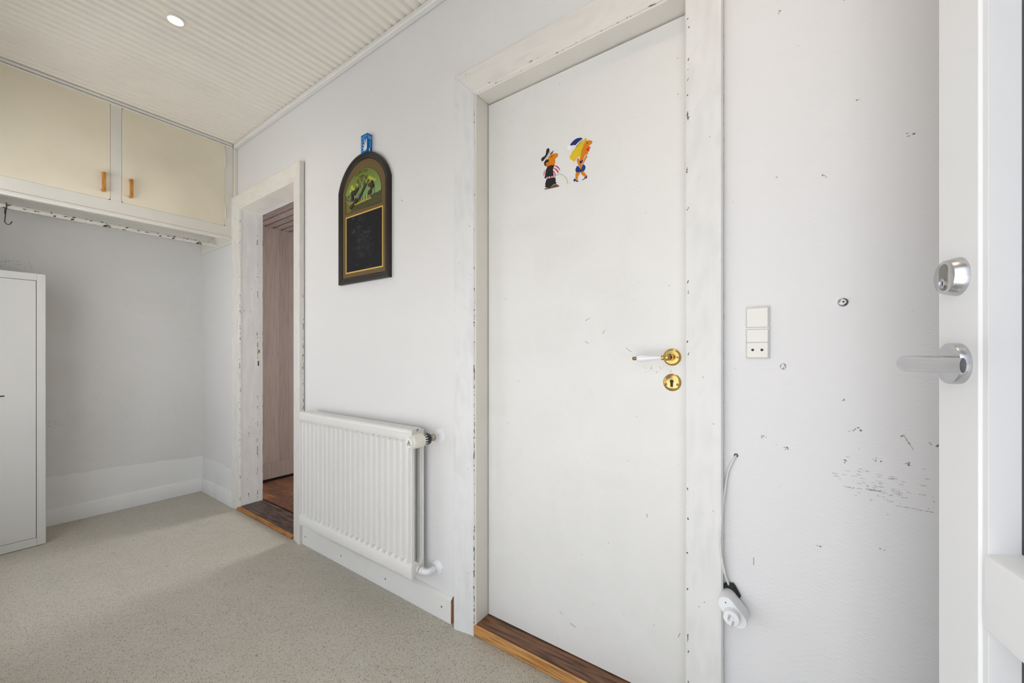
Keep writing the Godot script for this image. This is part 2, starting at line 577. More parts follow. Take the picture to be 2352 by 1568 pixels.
	wood("parquet_b", Color(0.38, 0.23, 0.13), Color(0.52, 0.33, 0.2), Color(0.6, 0.41, 0.25), 61, Vector3(1.5, 9, 9), 0.4)
	wood("parquet_c", Color(0.26, 0.16, 0.11), Color(0.37, 0.24, 0.17), Color(0.46, 0.31, 0.21), 62, Vector3(1.5, 9, 9), 0.4)
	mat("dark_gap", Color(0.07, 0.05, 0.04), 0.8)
	mat("black_line", Color(0.12, 0.11, 0.1), 0.8)
	# metals and plastics
	mat("brass", Color(0.8, 0.68, 0.42), 0.24, 1.0)
	mat("brass_old", Color(0.56, 0.46, 0.31), 0.32, 1.0)
	mat("porcelain", Color(0.93, 0.93, 0.95), 0.12)
	mat("keyhole_black", Color(0.02, 0.02, 0.025), 0.5)
	mat("steel", Color(0.78, 0.78, 0.79), 0.27, 1.0)
	mat("steel_dull", Color(0.55, 0.54, 0.52), 0.35, 1.0)
	mat("nickel", Color(0.66, 0.62, 0.56), 0.3, 1.0)
	mat("zinc", Color(0.7, 0.71, 0.73), 0.38, 1.0)
	mat("screw_white", Color(0.9, 0.89, 0.86), 0.35)
	mat("wire", Color(0.3, 0.27, 0.24), 0.45, 0.6)
	mat("plastic_white", Color(0.92, 0.925, 0.93), 0.3)
	mat("plastic_ivory", Color(0.91, 0.9, 0.87), 0.32)
	mat("valve_ivory", Color(0.925, 0.915, 0.87), 0.35)
	mat("plastic_black", Color(0.06, 0.065, 0.08), 0.4)
	mat("cable_white", Color(0.87, 0.865, 0.855), 0.4)
	mat("print_grey", Color(0.5, 0.52, 0.58), 0.5)
	mat("entry_white", Color(0.9, 0.9, 0.9), 0.4)
	mat("glass_dark", Color(0.1, 0.115, 0.16), 0.06)
	mat("frame_black", Color(0.17, 0.15, 0.125), 0.36, 0.0, 0.4)
	mat("olive_gold", Color(0.4, 0.31, 0.13), 0.5)
	mat("yellow_line", Color(0.86, 0.72, 0.36), 0.5)
	mat("gun_black", Color(0.09, 0.085, 0.08), 0.35)
	mat("gun_brown", Color(0.21, 0.11, 0.08), 0.4)
	mat("gun_grey", Color(0.5, 0.43, 0.36), 0.4)
	mat("letter_black", Color(0.1, 0.1, 0.06), 0.6)
	mat("letter_yellow", Color(0.8, 0.68, 0.3), 0.6)
	mat("box_blue", Color(0.0, 0.42, 0.7), 0.45, 0.0, 0.3)
	mat("box_light", Color(0.4, 0.62, 0.82), 0.4)
	mat("box_white", Color(0.94, 0.94, 0.92), 0.45)
	for q in [["ink_white", Color(0.93, 0.93, 0.93)], ["ink_black", Color(0.115, 0.12, 0.12)], ["ink_orange", Color(0.83, 0.49, 0.04)], ["ink_red", Color(0.68, 0.17, 0.18)], ["ink_scarlet", Color(0.84, 0.22, 0.05)],
			["ink_pink", Color(0.93, 0.85, 0.9)], ["ink_brown", Color(0.44, 0.3, 0.19)], ["ink_yellow", Color(0.86, 0.74, 0.14)], ["ink_navy", Color(0.12, 0.16, 0.42)], ["ink_blue", Color(0.05, 0.2, 0.5)], ["ink_plum", Color(0.2, 0.11, 0.36)]]:
		mat(q[0], q[1], 0.35)
	var bulb := mat("lamp_glow", Color(1, 0.95, 0.85), 0.5)
	bulb.emission_enabled = true
	bulb.emission = Color(1.0, 0.86, 0.66)
	bulb.emission_energy_multiplier = 9.0
	grey_paint("paving", Color(0.62, 0.62, 0.62), 0.8, 70, 0.08, 0.5)
	# flaking paint of the clothes rail
	var pr := mat("flaking_paint", Color.WHITE, 0.45)
	pr.albedo_texture = noise_tex(81, 0.035, [[0.0, Color(0.17, 0.13, 0.1)], [0.22, Color(0.17, 0.13, 0.1)], [0.24, Color(0.885, 0.87, 0.835)], [1.0, Color(0.895, 0.88, 0.85)]], Vector2i(256, 256), 4)
	pr.uv1_scale = Vector3(0.35, 2.2, 1)
	# slate with rubbed-out chalk
	rng.seed = 91
	var sl := fresh(256, 256, Color(0.14, 0.14, 0.15))
	for i in 60:
		blob(sl, 128 + rng.randfn(0, 45), 110 + rng.randfn(0, 55), rng.randf_range(6, 30), rng.randf_range(3, 14), Color(0.36, 0.36, 0.38, 0.22), 0.9)
	for i in 90:
		var a := rng.randf_range(-0.6, 0.1)
		var p := Vector2(rng.randf_range(60, 180), rng.randf_range(80, 200))
		for k in 14:
			blob(sl, p.x + cos(a) * k * 1.5, p.y + sin(a) * k * 1.5, 1.4, 1.0, Color(0.6, 0.6, 0.62, 0.1), 0.6)
	for i in 12:
		blob(sl, rng.randf() * 256, rng.randf() * 256, 1, 1, Color(0.8, 0.8, 0.8, 0.7))
	for k in 18:
		blob(sl, 122, 22 + k, 0.9, 0.9, Color(0.55, 0.55, 0.55, 0.6))
		blob(sl, 96 + k * 0.5, 20 + absf(k - 9) * 1.2, 0.9, 0.9, Color(0.5, 0.5, 0.5, 0.5))
	var ms := mat("slate", Color.WHITE, 0.6, 0.0, 0.25)
	ms.albedo_texture = tex(sl)
	ms.texture_repeat = false
	# little painted landscape of the sign (0.29 m x 0.19 m)
	rng.seed = 92
	var pc := fresh(290, 190, Color.WHITE)
	for y in 190:
		var k := y / 150.0
		pc.fill_rect(Rect2i(0, y, 290, 1), Color(0.37, 0.43, 0.08).lerp(Color(0.53, 0.66, 0.42), clampf(k, 0, 1)))
	for q in [[58, 68, 16], [45, 84, 13], [70, 80, 14], [86, 72, 11], [100, 66, 12], [200, 56, 15], [216, 64, 13], [184, 62, 11], [240, 76, 11], [226, 70, 10], [130, 72, 10]]:
		blob(pc, q[0], q[1], q[2], q[2] * 0.8, Color(0.78, 0.76, 0.18, 0.85), 0.6)
	for x in range(0, 290):
		var top := int(148 + 6 * sin(x * 0.05) - 22 * clampf((x - 215) / 75.0, 0, 1) - 30 * clampf((40 - x) / 40.0, 0, 1))
		pc.fill_rect(Rect2i(x, top, 1, 190 - top), Color(0.24, 0.25, 0.08))
	for i in 400:
		blob(pc, rng.randf() * 290, rng.randf_range(150, 190), rng.randf_range(1, 5), rng.randf_range(0.6, 1.6), Color(0.5, 0.45, 0.12, 0.5) if rng.randf() < 0.5 else Color(0.14, 0.16, 0.06, 0.6))
	for x in range(80, 215):
		pc.fill_rect(Rect2i(x, 152 - int(6 * (x - 80) / 135.0), 1, 9), Color(0.7, 0.6, 0.13))
	for q in [[128, 26], [148, 30], [168, 32], [190, 32], [212, 46], [240, 62]]:
		for k in q[1]:
			var w: float = 1.0 + 7.0 * k / q[1] + (1.5 if k % 5 > 2 else 0.0)
			pc.fill_rect(Rect2i(int(q[0] - w / 2), int(150 - q[1] + k), int(maxf(w, 1)), 1), Color(0.15, 0.24, 0.13))
	for x in [16, 30, 42]:
		pc.fill_rect(Rect2i(x, 128, 5, 60), Color(0.66, 0.6, 0.2))
		pc.fill_rect(Rect2i(x + 5, 128, 4, 60), Color(0.2, 0.2, 0.07))
	for i in 70:
		blob(pc, rng.randf_range(0, 60), rng.randf_range(98, 135), rng.randf_range(2, 6), rng.randf_range(2, 5), Color(0.36, 0.34, 0.08, 0.7) if rng.randf() < 0.5 else Color(0.2, 0.22, 0.08, 0.7))
	var mp := mat("painted_landscape", Color.WHITE, 0.45)
	mp.albedo_texture = tex(pc)
	mp.texture_repeat = false

# ---------------------------------------------------------------- build
func _ready() -> void:
	var cam := Camera3D.new()
	cam.name = "camera"
	cam.position = Vector3(0, 1.05, 1.13)
	cam.rotation.y = 0.61415
	cam.near = 0.05
	cam.far = 60.0
	cam.set_frustum(2.0 * 784.0 / 907.06 * 0.05, Vector2(0, 27.68 / 907.06 * 0.05), 0.05, 60.0)
	cam.projection = Camera3D.PROJECTION_FRUSTUM
	add_child(cam)
	cam.current = true
	var we := WorldEnvironment.new()
	we.name = "environment"
	var env := Environment.new()
	env.background_mode = Environment.BG_SKY
	var sky := Sky.new()
	var sm := ProceduralSkyMaterial.new()
	sm.sky_top_color = Color(0.93, 0.96, 1.0)
	sm.sky_horizon_color = Color(0.98, 0.985, 1.0)
	sm.sky_curve = 0.2
	sm.ground_horizon_color = Color(0.7, 0.69, 0.67)
	sm.ground_bottom_color = Color(0.6, 0.59, 0.57)
	sm.sky_energy_multiplier = 1.0
	sky.sky_material = sm
	env.sky = sky
	env.background_energy_multiplier = 2.75
	env.ambient_light_source = Environment.AMBIENT_SOURCE_SKY
	env.tonemap_mode = Environment.TONE_MAPPER_LINEAR
	env.tonemap_exposure = 0.84
	env.sdfgi_enabled = true
	env.ssao_enabled = true
	env.ssil_enabled = true
	we.environment = env
	add_child(we)
	var sun := DirectionalLight3D.new()
	sun.name = "sun"
	sun.look_at_from_position(Vector3.ZERO, Vector3(-0.55, -0.83, 0.1), Vector3.UP)
	sun.light_color = Color(1.0, 0.99, 0.98)
	sun.light_energy = 9.2
	sun.light_angular_distance = 2.0
	sun.shadow_enabled = true
	add_child(sun)
	make_materials()
	shell()
	ceiling()
	door_one()
	door_two()
	next_room()
	entry_door()
	wall_cabinet()
	niche_things()
	radiator()
	gun_shop_sign()
	stickers()
	wall_bits()
	for x in [[-2.146, 0.14, "round recessed ceiling spotlight glowing warm white between the ceiling grooves"], [-0.1, 0.24, "recessed ceiling spotlight just inside the front door, above the light switch"]]:
		spotlight(Vector3(x[0], 2.475, 0.58), x[2], x[1])

func spotlight(p: Vector3, label: String, power: float) -> void:
	var o := thing("ceiling_spotlight", p, label, "ceiling light", "recessed ceiling spotlights")
	var T := Transform3D(Basis(Vector3(1, 0, 0), Vector3(0, -1, 0), Vector3(0, 0, -1)), p)
	var b := MB.new()
	b.lathe([Vector2(0.036, 0.0), Vector2(0.036, 0.002), Vector2(0.032, 0.0055), Vector2(0.0275, 0.0065), Vector2(0.0255, 0.004), Vector2(0.0235, -0.002)], T, 40)
	part(o, "ring", b, M["screw_white"])
	var g := MB.new()
	g.lathe([Vector2(0.0238, -0.001), Vector2(0.018, 0.0025), Vector2(0.01, 0.004), Vector2(0.0, 0.0045)], T, 32)
	part(o, "lamp_glass", g, M["lamp_glow"])
	var l := SpotLight3D.new()
	l.name = "lamp_beam"
	l.position = Vector3(0, -0.02, 0)
	l.rotation.x = -PI / 2
	l.spot_angle = 75.0
	l.spot_angle_attenuation = 1.0
	l.spot_range = 8.0
	l.spot_attenuation = 2.0
	l.light_color = Color(1.0, 0.91, 0.79)
	l.light_energy = power
	l.light_size = 0.028
	l.shadow_enabled = true
	o.add_child(l)

func shell() -> void:
	# floor of the hall and the ground in front of the house
	solo("floor", bx(Vector3(-3.8, -0.12, -0.14), Vector3(1.3, 0, 1.36)), M["speckled_floor"], Vector3(-1.25, 0, 0.6), "beige speckled sheet floor of the hall", "floor", "structure")
	solo("ground", bx(Vector3(-14, -0.4, 1.36), Vector3(14, -0.14, 24)), M["paving"], Vector3(0, -0.14, 10), "grey paving in front of the house", "ground", "structure")
	# the wall with the two doors
	var o := MeshInstance3D.new()
	o.name = "wall_right"
	add_child(o)
	var b := MB.new()
	b.box(Vector3(-3.85, 0, -0.14), Vector3(-3.1, 2.6, 0.0187))
	b.box(Vector3(-3.1, 0, -0.14), Vector3(-3.075, 2.6, 0.0))
	b.box(Vector3(-3.075, 2.03, -0.14), Vector3(-2.27, 2.6, 0.0))
	b.box(Vector3(-2.27, 0, -0.14), Vector3(-0.99, 2.6, 0.0))
	b.box(Vector3(-0.99, 2.03, -0.14), Vector3(-0.2, 2.6, 0.0))
	b.box(Vector3(0.7, 0, -0.14), Vector3(1.3, 2.6, 0.0))
	b.box(Vector3(-0.2, 0, -0.14), Vector3(0.7, 2.6, -0.001))
	var m := ArrayMesh.new()
	b.surface(m, Vector3.ZERO, M["weave"])
	var s := MB.new()
	s.quad(Vector3(-0.2, 0, 0), Vector3(0.76, 0, 0), Vector3(0.76, 2.475, 0), Vector3(-0.2, 2.475, 0), Vector3(0, 0, 1), Vector2(-0.06 / 0.9, 1), Vector2(1, 1), Vector2(1, 0), Vector2(-0.06 / 0.9, 0))
	s.surface(m, Vector3.ZERO, M["wallpaper_scuffed"])
	o.mesh = m
	tag(o, "white woven-wallpaper wall with both inner doors", "wall", "", "structure")
	# niche wall behind the cupboard
	var nb := MB.new()
	nb.quad(Vector3(-3.695, 0, 1.24), Vector3(-3.695, 0, 0.0), Vector3(-3.695, 2.475, 0.0), Vector3(-3.695, 2.475, 1.24), Vector3(1, 0, 0), Vector2(0, 1), Vector2(1, 1), Vector2(1, 0), Vector2(0, 0))
	nb.box(Vector3(-3.85, 0, -0.14), Vector3(-3.6955, 2.6, 1.36))
	var wb := solo("wall_back", nb, M["niche_wall"], Vector3(-3.695, 0, 0.6), "greyish end wall of the coat niche", "wall", "structure")
	# band of fresh white paint at the foot of the niche
	rng.seed = 14
	var p := PackedVector2Array([Vector2(-1.24, 0.09), Vector2(-0.0187, 0.09)])
	for i in 60:
		var z := 0.0187 + i * (1.22 / 59.0)
		p.append(Vector2(-z, 0.2617 + 0.0307 * clampf((z - 0.0172) / 0.5, 0, 1) + 0.004 * sin(i * 0.9) * sin(i * 0.37) + rng.randf_range(-0.0012, 0.0012)))
	var pb := MB.new()
	pb.extrude(p, 0.0, 0.0007, 0.0, face_x(Vector3(-3.695, 0, 0)))
	part(wb, "painted_band", pb, M["fresh_white"], "brighter band of fresh paint with a ragged top edge")
	p = PackedVector2Array([Vector2(-3.12, 0.09), Vector2(-3.12, 0.25)])
	for q in [[-3.16, 0.2516], [-3.2, 0.2505], [-3.237, 0.2512], [-3.29, 0.258], [-3.354, 0.264], [-3.41, 0.2655], [-3.477, 0.2658], [-3.55, 0.257], [-3.61, 0.251], [-3.651, 0.2488], [-3.695, 0.252]]:
		p.append(Vector2(q[0], q[1]))
	p.append(Vector2(-3.695, 0.09))
	var pr := MB.new()
	pr.extrude(p, 0.0187, 0.0194)
	part(o, "painted_band", pr, M["fresh_white"], "brighter band of fresh paint with a ragged top edge")
	# unseen walls that close the hall
	var we := MB.new()
	we.box(Vector3(-3.85, 0, 1.24), Vector3(-3.1, 2.6, 1.36))
	we.box(Vector3(-1.95, 0, 1.24), Vector3(-1.5, 2.6, 1.36))
	we.box(Vector3(-0.64, 0, 1.24), Vector3(-0.56, 2.6, 1.36))
	we.box(Vector3(-3.1, 0, 1.24), Vector3(-1.95, 0.4, 1.36))
	we.box(Vector3(-3.1, 1.95, 1.24), Vector3(-1.95, 2.6, 1.36))
	we.box(Vector3(-1.5, 0, 1.24), Vector3(-0.64, 0.06, 1.36))
	we.box(Vector3(-1.5, 1.15, 1.24), Vector3(-0.64, 2.6, 1.36))
	we.box(Vector3(-0.56, 2.12, 1.24), Vector3(0.40, 2.6, 1.36))
	we.box(Vector3(0.40, 0, 1.24), Vector3(1.3, 2.6, 1.36))
	window_two()
	solo("wall_left", we, M["wall"], Vector3(-1.2, 0, 1.24), "white outer wall with the opening of the front door", "wall", "structure")
	solo("wall_end", bx(Vector3(1.2, 0, -0.14), Vector3(1.3, 2.6, 1.36)), M["wall"], Vector3(1.2, 0, 0.6), "white wall behind the opened front door", "wall", "structure")
	# baseboards
	var T := Transform3D()
	var pf := poly([[0.0, 0.0], [0.013, 0.0], [0.013, 0.089], [0.009, 0.0965], [0.0, 0.0985]])
	var bb := MB.new()          # profile (out, up) swept along z
	bb.extrude(pf, 0.0, 1.209, 0.0, Transform3D(Basis(Vector3(1, 0, 0), Vector3(0, 1, 0), Vector3(0, 0, 1)), Vector3(-3.695, 0, 0.031)))
	solo("baseboard_back", bb, M["fresh_white"], Vector3(-3.69, 0, 0.6), "white baseboard along the niche end wall", "baseboard", "structure")
	var along := Basis(Vector3(0, 0, 1), Vector3(0, 1, 0), Vector3(-1, 0, 0))   # profile x -> +z, depth -> -x
	var bl := MB.new()
	bl.extrude(pf, 0.0, 0.578, 0.0, Transform3D(along, Vector3(-3.117, 0, 0.0187)))
	solo("baseboard_niche", bl, M["fresh_white"], Vector3(-3.4, 0, 0.02), "short white baseboard beside the narrow doorway", "baseboard", "structure")
	var pm := poly([[0.0, 0.0], [0.015, 0.0], [0.015, 0.091], [0.004, 0.1015], [0.0, 0.102]])
	var bm := MB.new()
	bm.extrude(pm, 0.0, 1.139, 0.0, Transform3D(along, Vector3(-1.0762, 0, 0)))
	var base := solo("baseboard_right", bm, M["trim_white"], Vector3(-1.65, 0, 0.01), "white baseboard under the radiator, sawn off bare at its right end", "baseboard", "structure")
	var be := MB.new()
	be.extrude(pm, 0.0, 0.0014, 0.0, Transform3D(along, Vector3(-1.0748, 0, 0)))
	part(base, "bare_end", be, M["bare_wood"], "unpainted brown sawn end")
	for q in [[-2.1722, 0.0477], [-1.8276, 0.0444], [-1.4783, 0.0444], [-1.1273, 0.0497]]:
		var k := MB.new()
		k.lathe([Vector2(0.0042, 0.0), Vector2(0.0042, 0.0005), Vector2(0.0028, 0.0009), Vector2(0.0018, 0.0002), Vector2(0.0, 0.0001)], out_z(Vector3(q[0], q[1], 0.0149)), 14)
		part(base, "screw", k, M["steel_dull"])
	# ceiling trims
	solo("trim_1", bx(Vector3(-3.1, 2.4515, 0.0), Vector3(1.2, 2.4752, 0.026), 0.004), M["trim_white"], Vector3(-1, 2.46, 0.01), "white strip along the ceiling over the door wall", "trim", "structure")
	var t2 := MB.new()
	t2.box(Vector3(-3.125, 2.461, 0.026), Vector3(-3.1, 2.4748, 1.24), 0.003)
	t2.box(Vector3(-3.125, 2.4475, 0.0265), Vector3(-3.1075, 2.459, 1.24), 0.003)
	solo("trim_2", t2, M["cabinet_frame"], Vector3(-3.11, 2.46, 0.6), "double white strip where the cupboard meets the ceiling", "trim", "structure")
	solo("trim_3", bx(Vector3(-3.117, 2.107, 0.0), Vector3(-3.098, 2.4515, 0.021), 0.004), M["trim_cream"], Vector3(-3.11, 2.1, 0.01), "thin upright strip closing the cupboard against the door wall", "trim", "structure")

func window_two() -> void:
	for q in [["window_2", -3.1, -1.95, 0.4, 1.95, "white window in the outer wall left of the front door"], ["window_3", -1.5, -0.64, 0.06, 1.15, "low white side window beside the front door"]]:
		var wn := thing(q[0], Vector3((q[1] + q[2]) / 2, q[3], 1.3), q[5], "window", "", "structure")
		var fr := MB.new()
		fr.box(Vector3(q[1], q[3], 1.28), Vector3(q[1] + 0.045, q[4], 1.34), 0.004)
		fr.box(Vector3(q[2] - 0.045, q[3], 1.28), Vector3(q[2], q[4], 1.34), 0.004)
		fr.box(Vector3(q[1] + 0.045, q[3], 1.28), Vector3(q[2] - 0.045, q[3] + 0.045, 1.34), 0.004)
		fr.box(Vector3(q[1] + 0.045, q[4] - 0.045, 1.28), Vector3(q[2] - 0.045, q[4], 1.34), 0.004)
		part(wn, "window_frame", fr, M["trim_white"])

func ceiling() -> void:
	var c := solo("ceiling", bx(Vector3(-3.85, 2.4905, -0.14), Vector3(1.3, 2.62, 1.36)), M["ceiling_paint"], Vector3(-1.2, 2.487, 0.6), "grooved white board ceiling", "ceiling", "structure")
	# boards run across the hall; each rib: flat, slope up, step back down
	var per := 0.0448
	var x0 := -1.2337
	var cuts := [-49, -44, -38, -32, -26, -20, -13, -7, 0, 7, 14, 19, 23, 31, 37, 42]
	for i in cuts.size() - 1:
		var b := MB.new()
		var xr: float = x0 - cuts[i] * per - 0.0009
		var xl: float = x0 - cuts[i + 1] * per + 0.0009
		var prof := PackedVector2Array()
		prof.append(Vector2(xl, 2.491))
		for k in range(cuts[i + 1] - 1, cuts[i] - 1, -1):
			var a: float = maxf(x0 - (k + 1) * per, xl)
			var e: float = minf(x0 - k * per, xr)
			prof.append(Vector2(a + 0.0004, 2.477))
			prof.append(Vector2(a + per * 0.58, 2.475))
			prof.append(Vector2(e - 0.0035, 2.4865))
			prof.append(Vector2(e - 0.0008, 2.4868))
		prof.append(Vector2(xr, 2.485))
		prof.append(Vector2(xr, 2.491))
		b.extrude(prof, 0.0, 1.24, 0.0, Transform3D(), false, 2.0)
		part(c, "ceiling_board", b, M["ceiling_paint"])

# casing piece: profile of (distance from the opening, height off the wall)
const CAS := [[0.0, -0.002], [0.0, 0.009], [0.0035, 0.0125], [0.02, 0.0145], [0.082, 0.0265], [0.087, 0.026], [0.091, 0.022], [0.091, -0.002]]

func casing(parent: Node3D, xl: float, xr: float, yt: float, z: float, mats: Array) -> void:
	var total := 0.0
	var run := [0.0]
	for i in CAS.size() - 1:
		total += Vector2(CAS[i][0], CAS[i][1]).distance_to(Vector2(CAS[i + 1][0], CAS[i + 1][1]))
		run.append(total)
	for side in 3:
		var b := MB.new()
		for i in CAS.size() - 1:
			var w0: float = CAS[i][0]; var h0: float = z + CAS[i][1]
			var w1: float = CAS[i + 1][0]; var h1: float = z + CAS[i + 1][1]
			var u0: float = run[i] / total; var u1: float = run[i + 1] / total
			if side == 1:
				var L0 := xr - xl + 2 * w0
				b.quad(Vector3(xl - w0 + 0.0008, yt + w0, h0), Vector3(xr + w0 - 0.0008, yt + w0, h0), Vector3(xr + w1 - 0.0008, yt + w1, h1), Vector3(xl - w1 + 0.0008, yt + w1, h1), Vector3(0, 0, 1) if absf(h1 - h0) < absf(w1 - w0) else Vector3(0, -1 if i < 3 else 1, 0), Vector2(u0, 0), Vector2(u0, L0 / 2.12), Vector2(u1, L0 / 2.12), Vector2(u1, 0))
			else:
				var sg := -1.0 if side == 0 else 1.0
				var e := xl if side == 0 else xr
				b.quad(Vector3(e + sg * w0, 0, h0), Vector3(e + sg * w0, yt + w0, h0), Vector3(e + sg * w1, yt + w1, h1), Vector3(e + sg * w1, 0, h1), Vector3(0, 0, 1) if absf(h1 - h0) < absf(w1 - w0) else Vector3(-sg if i < 3 else sg, 0, 0), Vector2(u0, 1), Vector2(u0, 0), Vector2(u1, 0), Vector2(u1, 1))
		part(parent, "casing_" + ["jamb", "head", "jamb"][side], b, mats[side])

func door_one() -> void:
	var o := thing("door_1", Vector3(-0.59, 0, -0.06), "wide closed white door with two comic stickers and a brass and porcelain handle", "door", "", "structure")
	var cl := chipped("casing_chipped", Color(0.895, 0.895, 0.892), 101, [[0.08, 170.0, 0.5, 1.0], [0.08, 40.0, 0.0, 0.5], [0.02, 60.0, 0.45, 1.0], [0.97, 30, 0.3, 1.0]])
	var ch := chipped("casing_head_paint", Color(0.9, 0.885, 0.855), 102, [[0.07, 60.0, 0.0, 0.5], [0.16, 14.0, 0.0, 0.4]])
	var cr := chipped("casing_right_paint", Color(0.893, 0.89, 0.882), 103, [[0.05, 90.0, 0.0, 1.0], [0.15, 30.0, 0.0, 1.0], [0.92, 120.0, 0.0, 1.0]])
	casing(o, -0.962, -0.2285, 2.018, 0.0, [cl, ch, cr])
	# frame boards inside the opening, with the stop the leaf closes against
	part(o, "jamb", bx(Vector3(-1.0, 0, -0.14), Vector3(-0.957, 2.03, 0.006), 0.002), M["trim_cream"])
	part(o, "jamb", bx(Vector3(-0.2255, 0, -0.14), Vector3(-0.19, 2.03, 0.006), 0.002), M["trim_cream"])
	part(o, "frame_head", bx(Vector3(-0.957, 2.013, -0.14), Vector3(-0.2255, 2.05, 0.006), 0.002), M["trim_cream"])
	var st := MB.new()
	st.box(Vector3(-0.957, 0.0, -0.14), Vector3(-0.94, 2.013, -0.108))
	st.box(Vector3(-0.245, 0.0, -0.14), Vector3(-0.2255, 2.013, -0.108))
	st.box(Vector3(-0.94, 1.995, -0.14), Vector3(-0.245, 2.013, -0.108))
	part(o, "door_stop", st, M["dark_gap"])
	# leaf
	var lf := MB.new()
	lf.box(Vector3(-0.954, 0.044, -0.105), Vector3(-0.2285, 2.0085, -0.0655), 0.0015)
	lf.quad(Vector3(-0.9525, 0.0455, -0.065), Vector3(-0.23, 0.0455, -0.065), Vector3(-0.23, 2.007, -0.065), Vector3(-0.9525, 2.007, -0.065), Vector3(0, 0, 1))
	part(o, "leaf", lf, M["door_leaf_white"])
	# threshold
	var th := MB.new()
	th.box(Vector3(-0.9565, 0.001, -0.14), Vector3(-0.226, 0.042, 0.0), 0.0)
	th.box(Vector3(-0.973, 0.001, 0.0), Vector3(-0.2, 0.0415, 0.004), 0.0)
	var sill := part(o, "threshold", th, M["sill_brown"], "brown worn wooden threshold")
	part(sill, "nosing", bx(Vector3(-0.974, 0.0005, 0.002), Vector3(-0.2, 0.041, 0.0105), 0.005), M["oak_side"], "lighter oak front edge")
	# handle
	var c := Vector3(-0.2782, 1.0396, -0.065)
	var r := MB.new()
	r.lathe([Vector2(0.0245, 0.0), Vector2(0.0245, 0.002), Vector2(0.0225, 0.0045), Vector2(0.0205, 0.005), Vector2(0.0195, 0.0062), Vector2(0.01, 0.0068), Vector2(0.0, 0.007)], out_z(c), 48)
	var rose := part(o, "handle_rose", r, M["brass"], "round polished brass rose")
	for sx in [0.0165, -0.0165]:
		var k := MB.new()
		k.lathe([Vector2(0.003, 0.0), Vector2(0.003, 0.0008), Vector2(0.0012, 0.0009), Vector2(0.0, -0.0004)], out_z(c + Vector3(sx, -0.001, 0.0062)), 14)
		part(rose, "screw", k, M["brass_old"])
	var a := Vector3(-0.28, 1.0388, -0.018)
	var ax := Vector3(-0.378, 1.0354, -0.018) - a
	ax = ax.normalized()
	var L := Transform3D(Basis(Vector3(0, 0, 1).cross(ax).normalized() * -1.0, ax, Vector3()), a)
	L.basis.z = L.basis.x.cross(L.basis.y).normalized()
	var nk := MB.new()
	nk.lathe([Vector2(0.010, 0.006), Vector2(0.0085, 0.012), Vector2(0.0072, 0.02), Vector2(0.0072, 0.032), Vector2(0.0092, 0.036), Vector2(0.0092, 0.04)], out_z(c), 28)
	var ball := []
	for i in 17:
		var q := -PI / 2 + PI * i / 16.0
		ball.append(Vector2(cos(q) * 0.0092, sin(q) * 0.0092 + 0.001))
	nk.lathe(ball, L, 28)
	nk.lathe([Vector2(0.0, 0.008), Vector2(0.005, 0.0085), Vector2(0.0052, 0.0095), Vector2(0.0068, 0.0105), Vector2(0.0074, 0.013), Vector2(0.0068, 0.0155), Vector2(0.005, 0.0165)], L, 28)
	var lever := part(o, "lever", nk, M["brass"], "brass lever neck")
	var gp := MB.new()
	gp.lathe([Vector2(0.0052, 0.0165), Vector2(0.0054, 0.027), Vector2(0.0062, 0.040), Vector2(0.0078, 0.052), Vector2(0.0096, 0.062), Vector2(0.0107, 0.070), Vector2(0.0108, 0.075), Vector2(0.0098, 0.080), Vector2(0.0078, 0.0838), Vector2(0.005, 0.0852), Vector2(0.0, 0.0853)], L, 32)
	part(lever, "grip", gp, M["porcelain"], "white porcelain grip")
	var fi := MB.new()
	fi.lathe([Vector2(0.0045, 0.0845), Vector2(0.005, 0.0865), Vector2(0.0042, 0.0885), Vector2(0.0042, 0.0892), Vector2(0.0053, 0.0915), Vector2(0.0055, 0.0938), Vector2(0.0046, 0.0965), Vector2(0.0025, 0.0982), Vector2(0.0, 0.0987)], L, 24)
	part(lever, "finial", fi, M["brass_old"])
	# escutcheon
	var e := Vector3(-0.2782, 0.967, -0.065)
	var es := MB.new()
	es.lathe([Vector2(0.0247, 0.0), Vector2(0.0247, 0.0018), Vector2(0.022, 0.0044), Vector2(0.012, 0.0056), Vector2(0.0, 0.006)], out_z(e), 48)
	var esc := part(o, "escutcheon", es, M["brass"], "round brass keyhole plate")
	var kh := PackedVector2Array()
	for i in 15:
		var q := -PI / 4 + PI * 1.5 * i / 14.0
		kh.append(Vector2(cos(q) * 0.0052, 0.003 + sin(q) * 0.0052))
	kh.append(Vector2(-0.0036, -0.0125))
	kh.append(Vector2(0.0036, -0.0125))
	var kb := MB.new()
	kb.extrude(kh, 0.0045, 0.0066, 0.0, Transform3D(Basis(), e))
	part(esc, "keyhole", kb, M["keyhole_black"])
	for sx in [0.0155, -0.0155]:
		var k := MB.new()
		k.lathe([Vector2(0.0038, 0.004), Vector2(0.0038, 0.006), Vector2(0.0025, 0.0068), Vector2(0.0, 0.007)], out_z(e + Vector3(sx, -0.0055, -0.0005)), 16)
		part(esc, "screw", k, M["brass_old"])

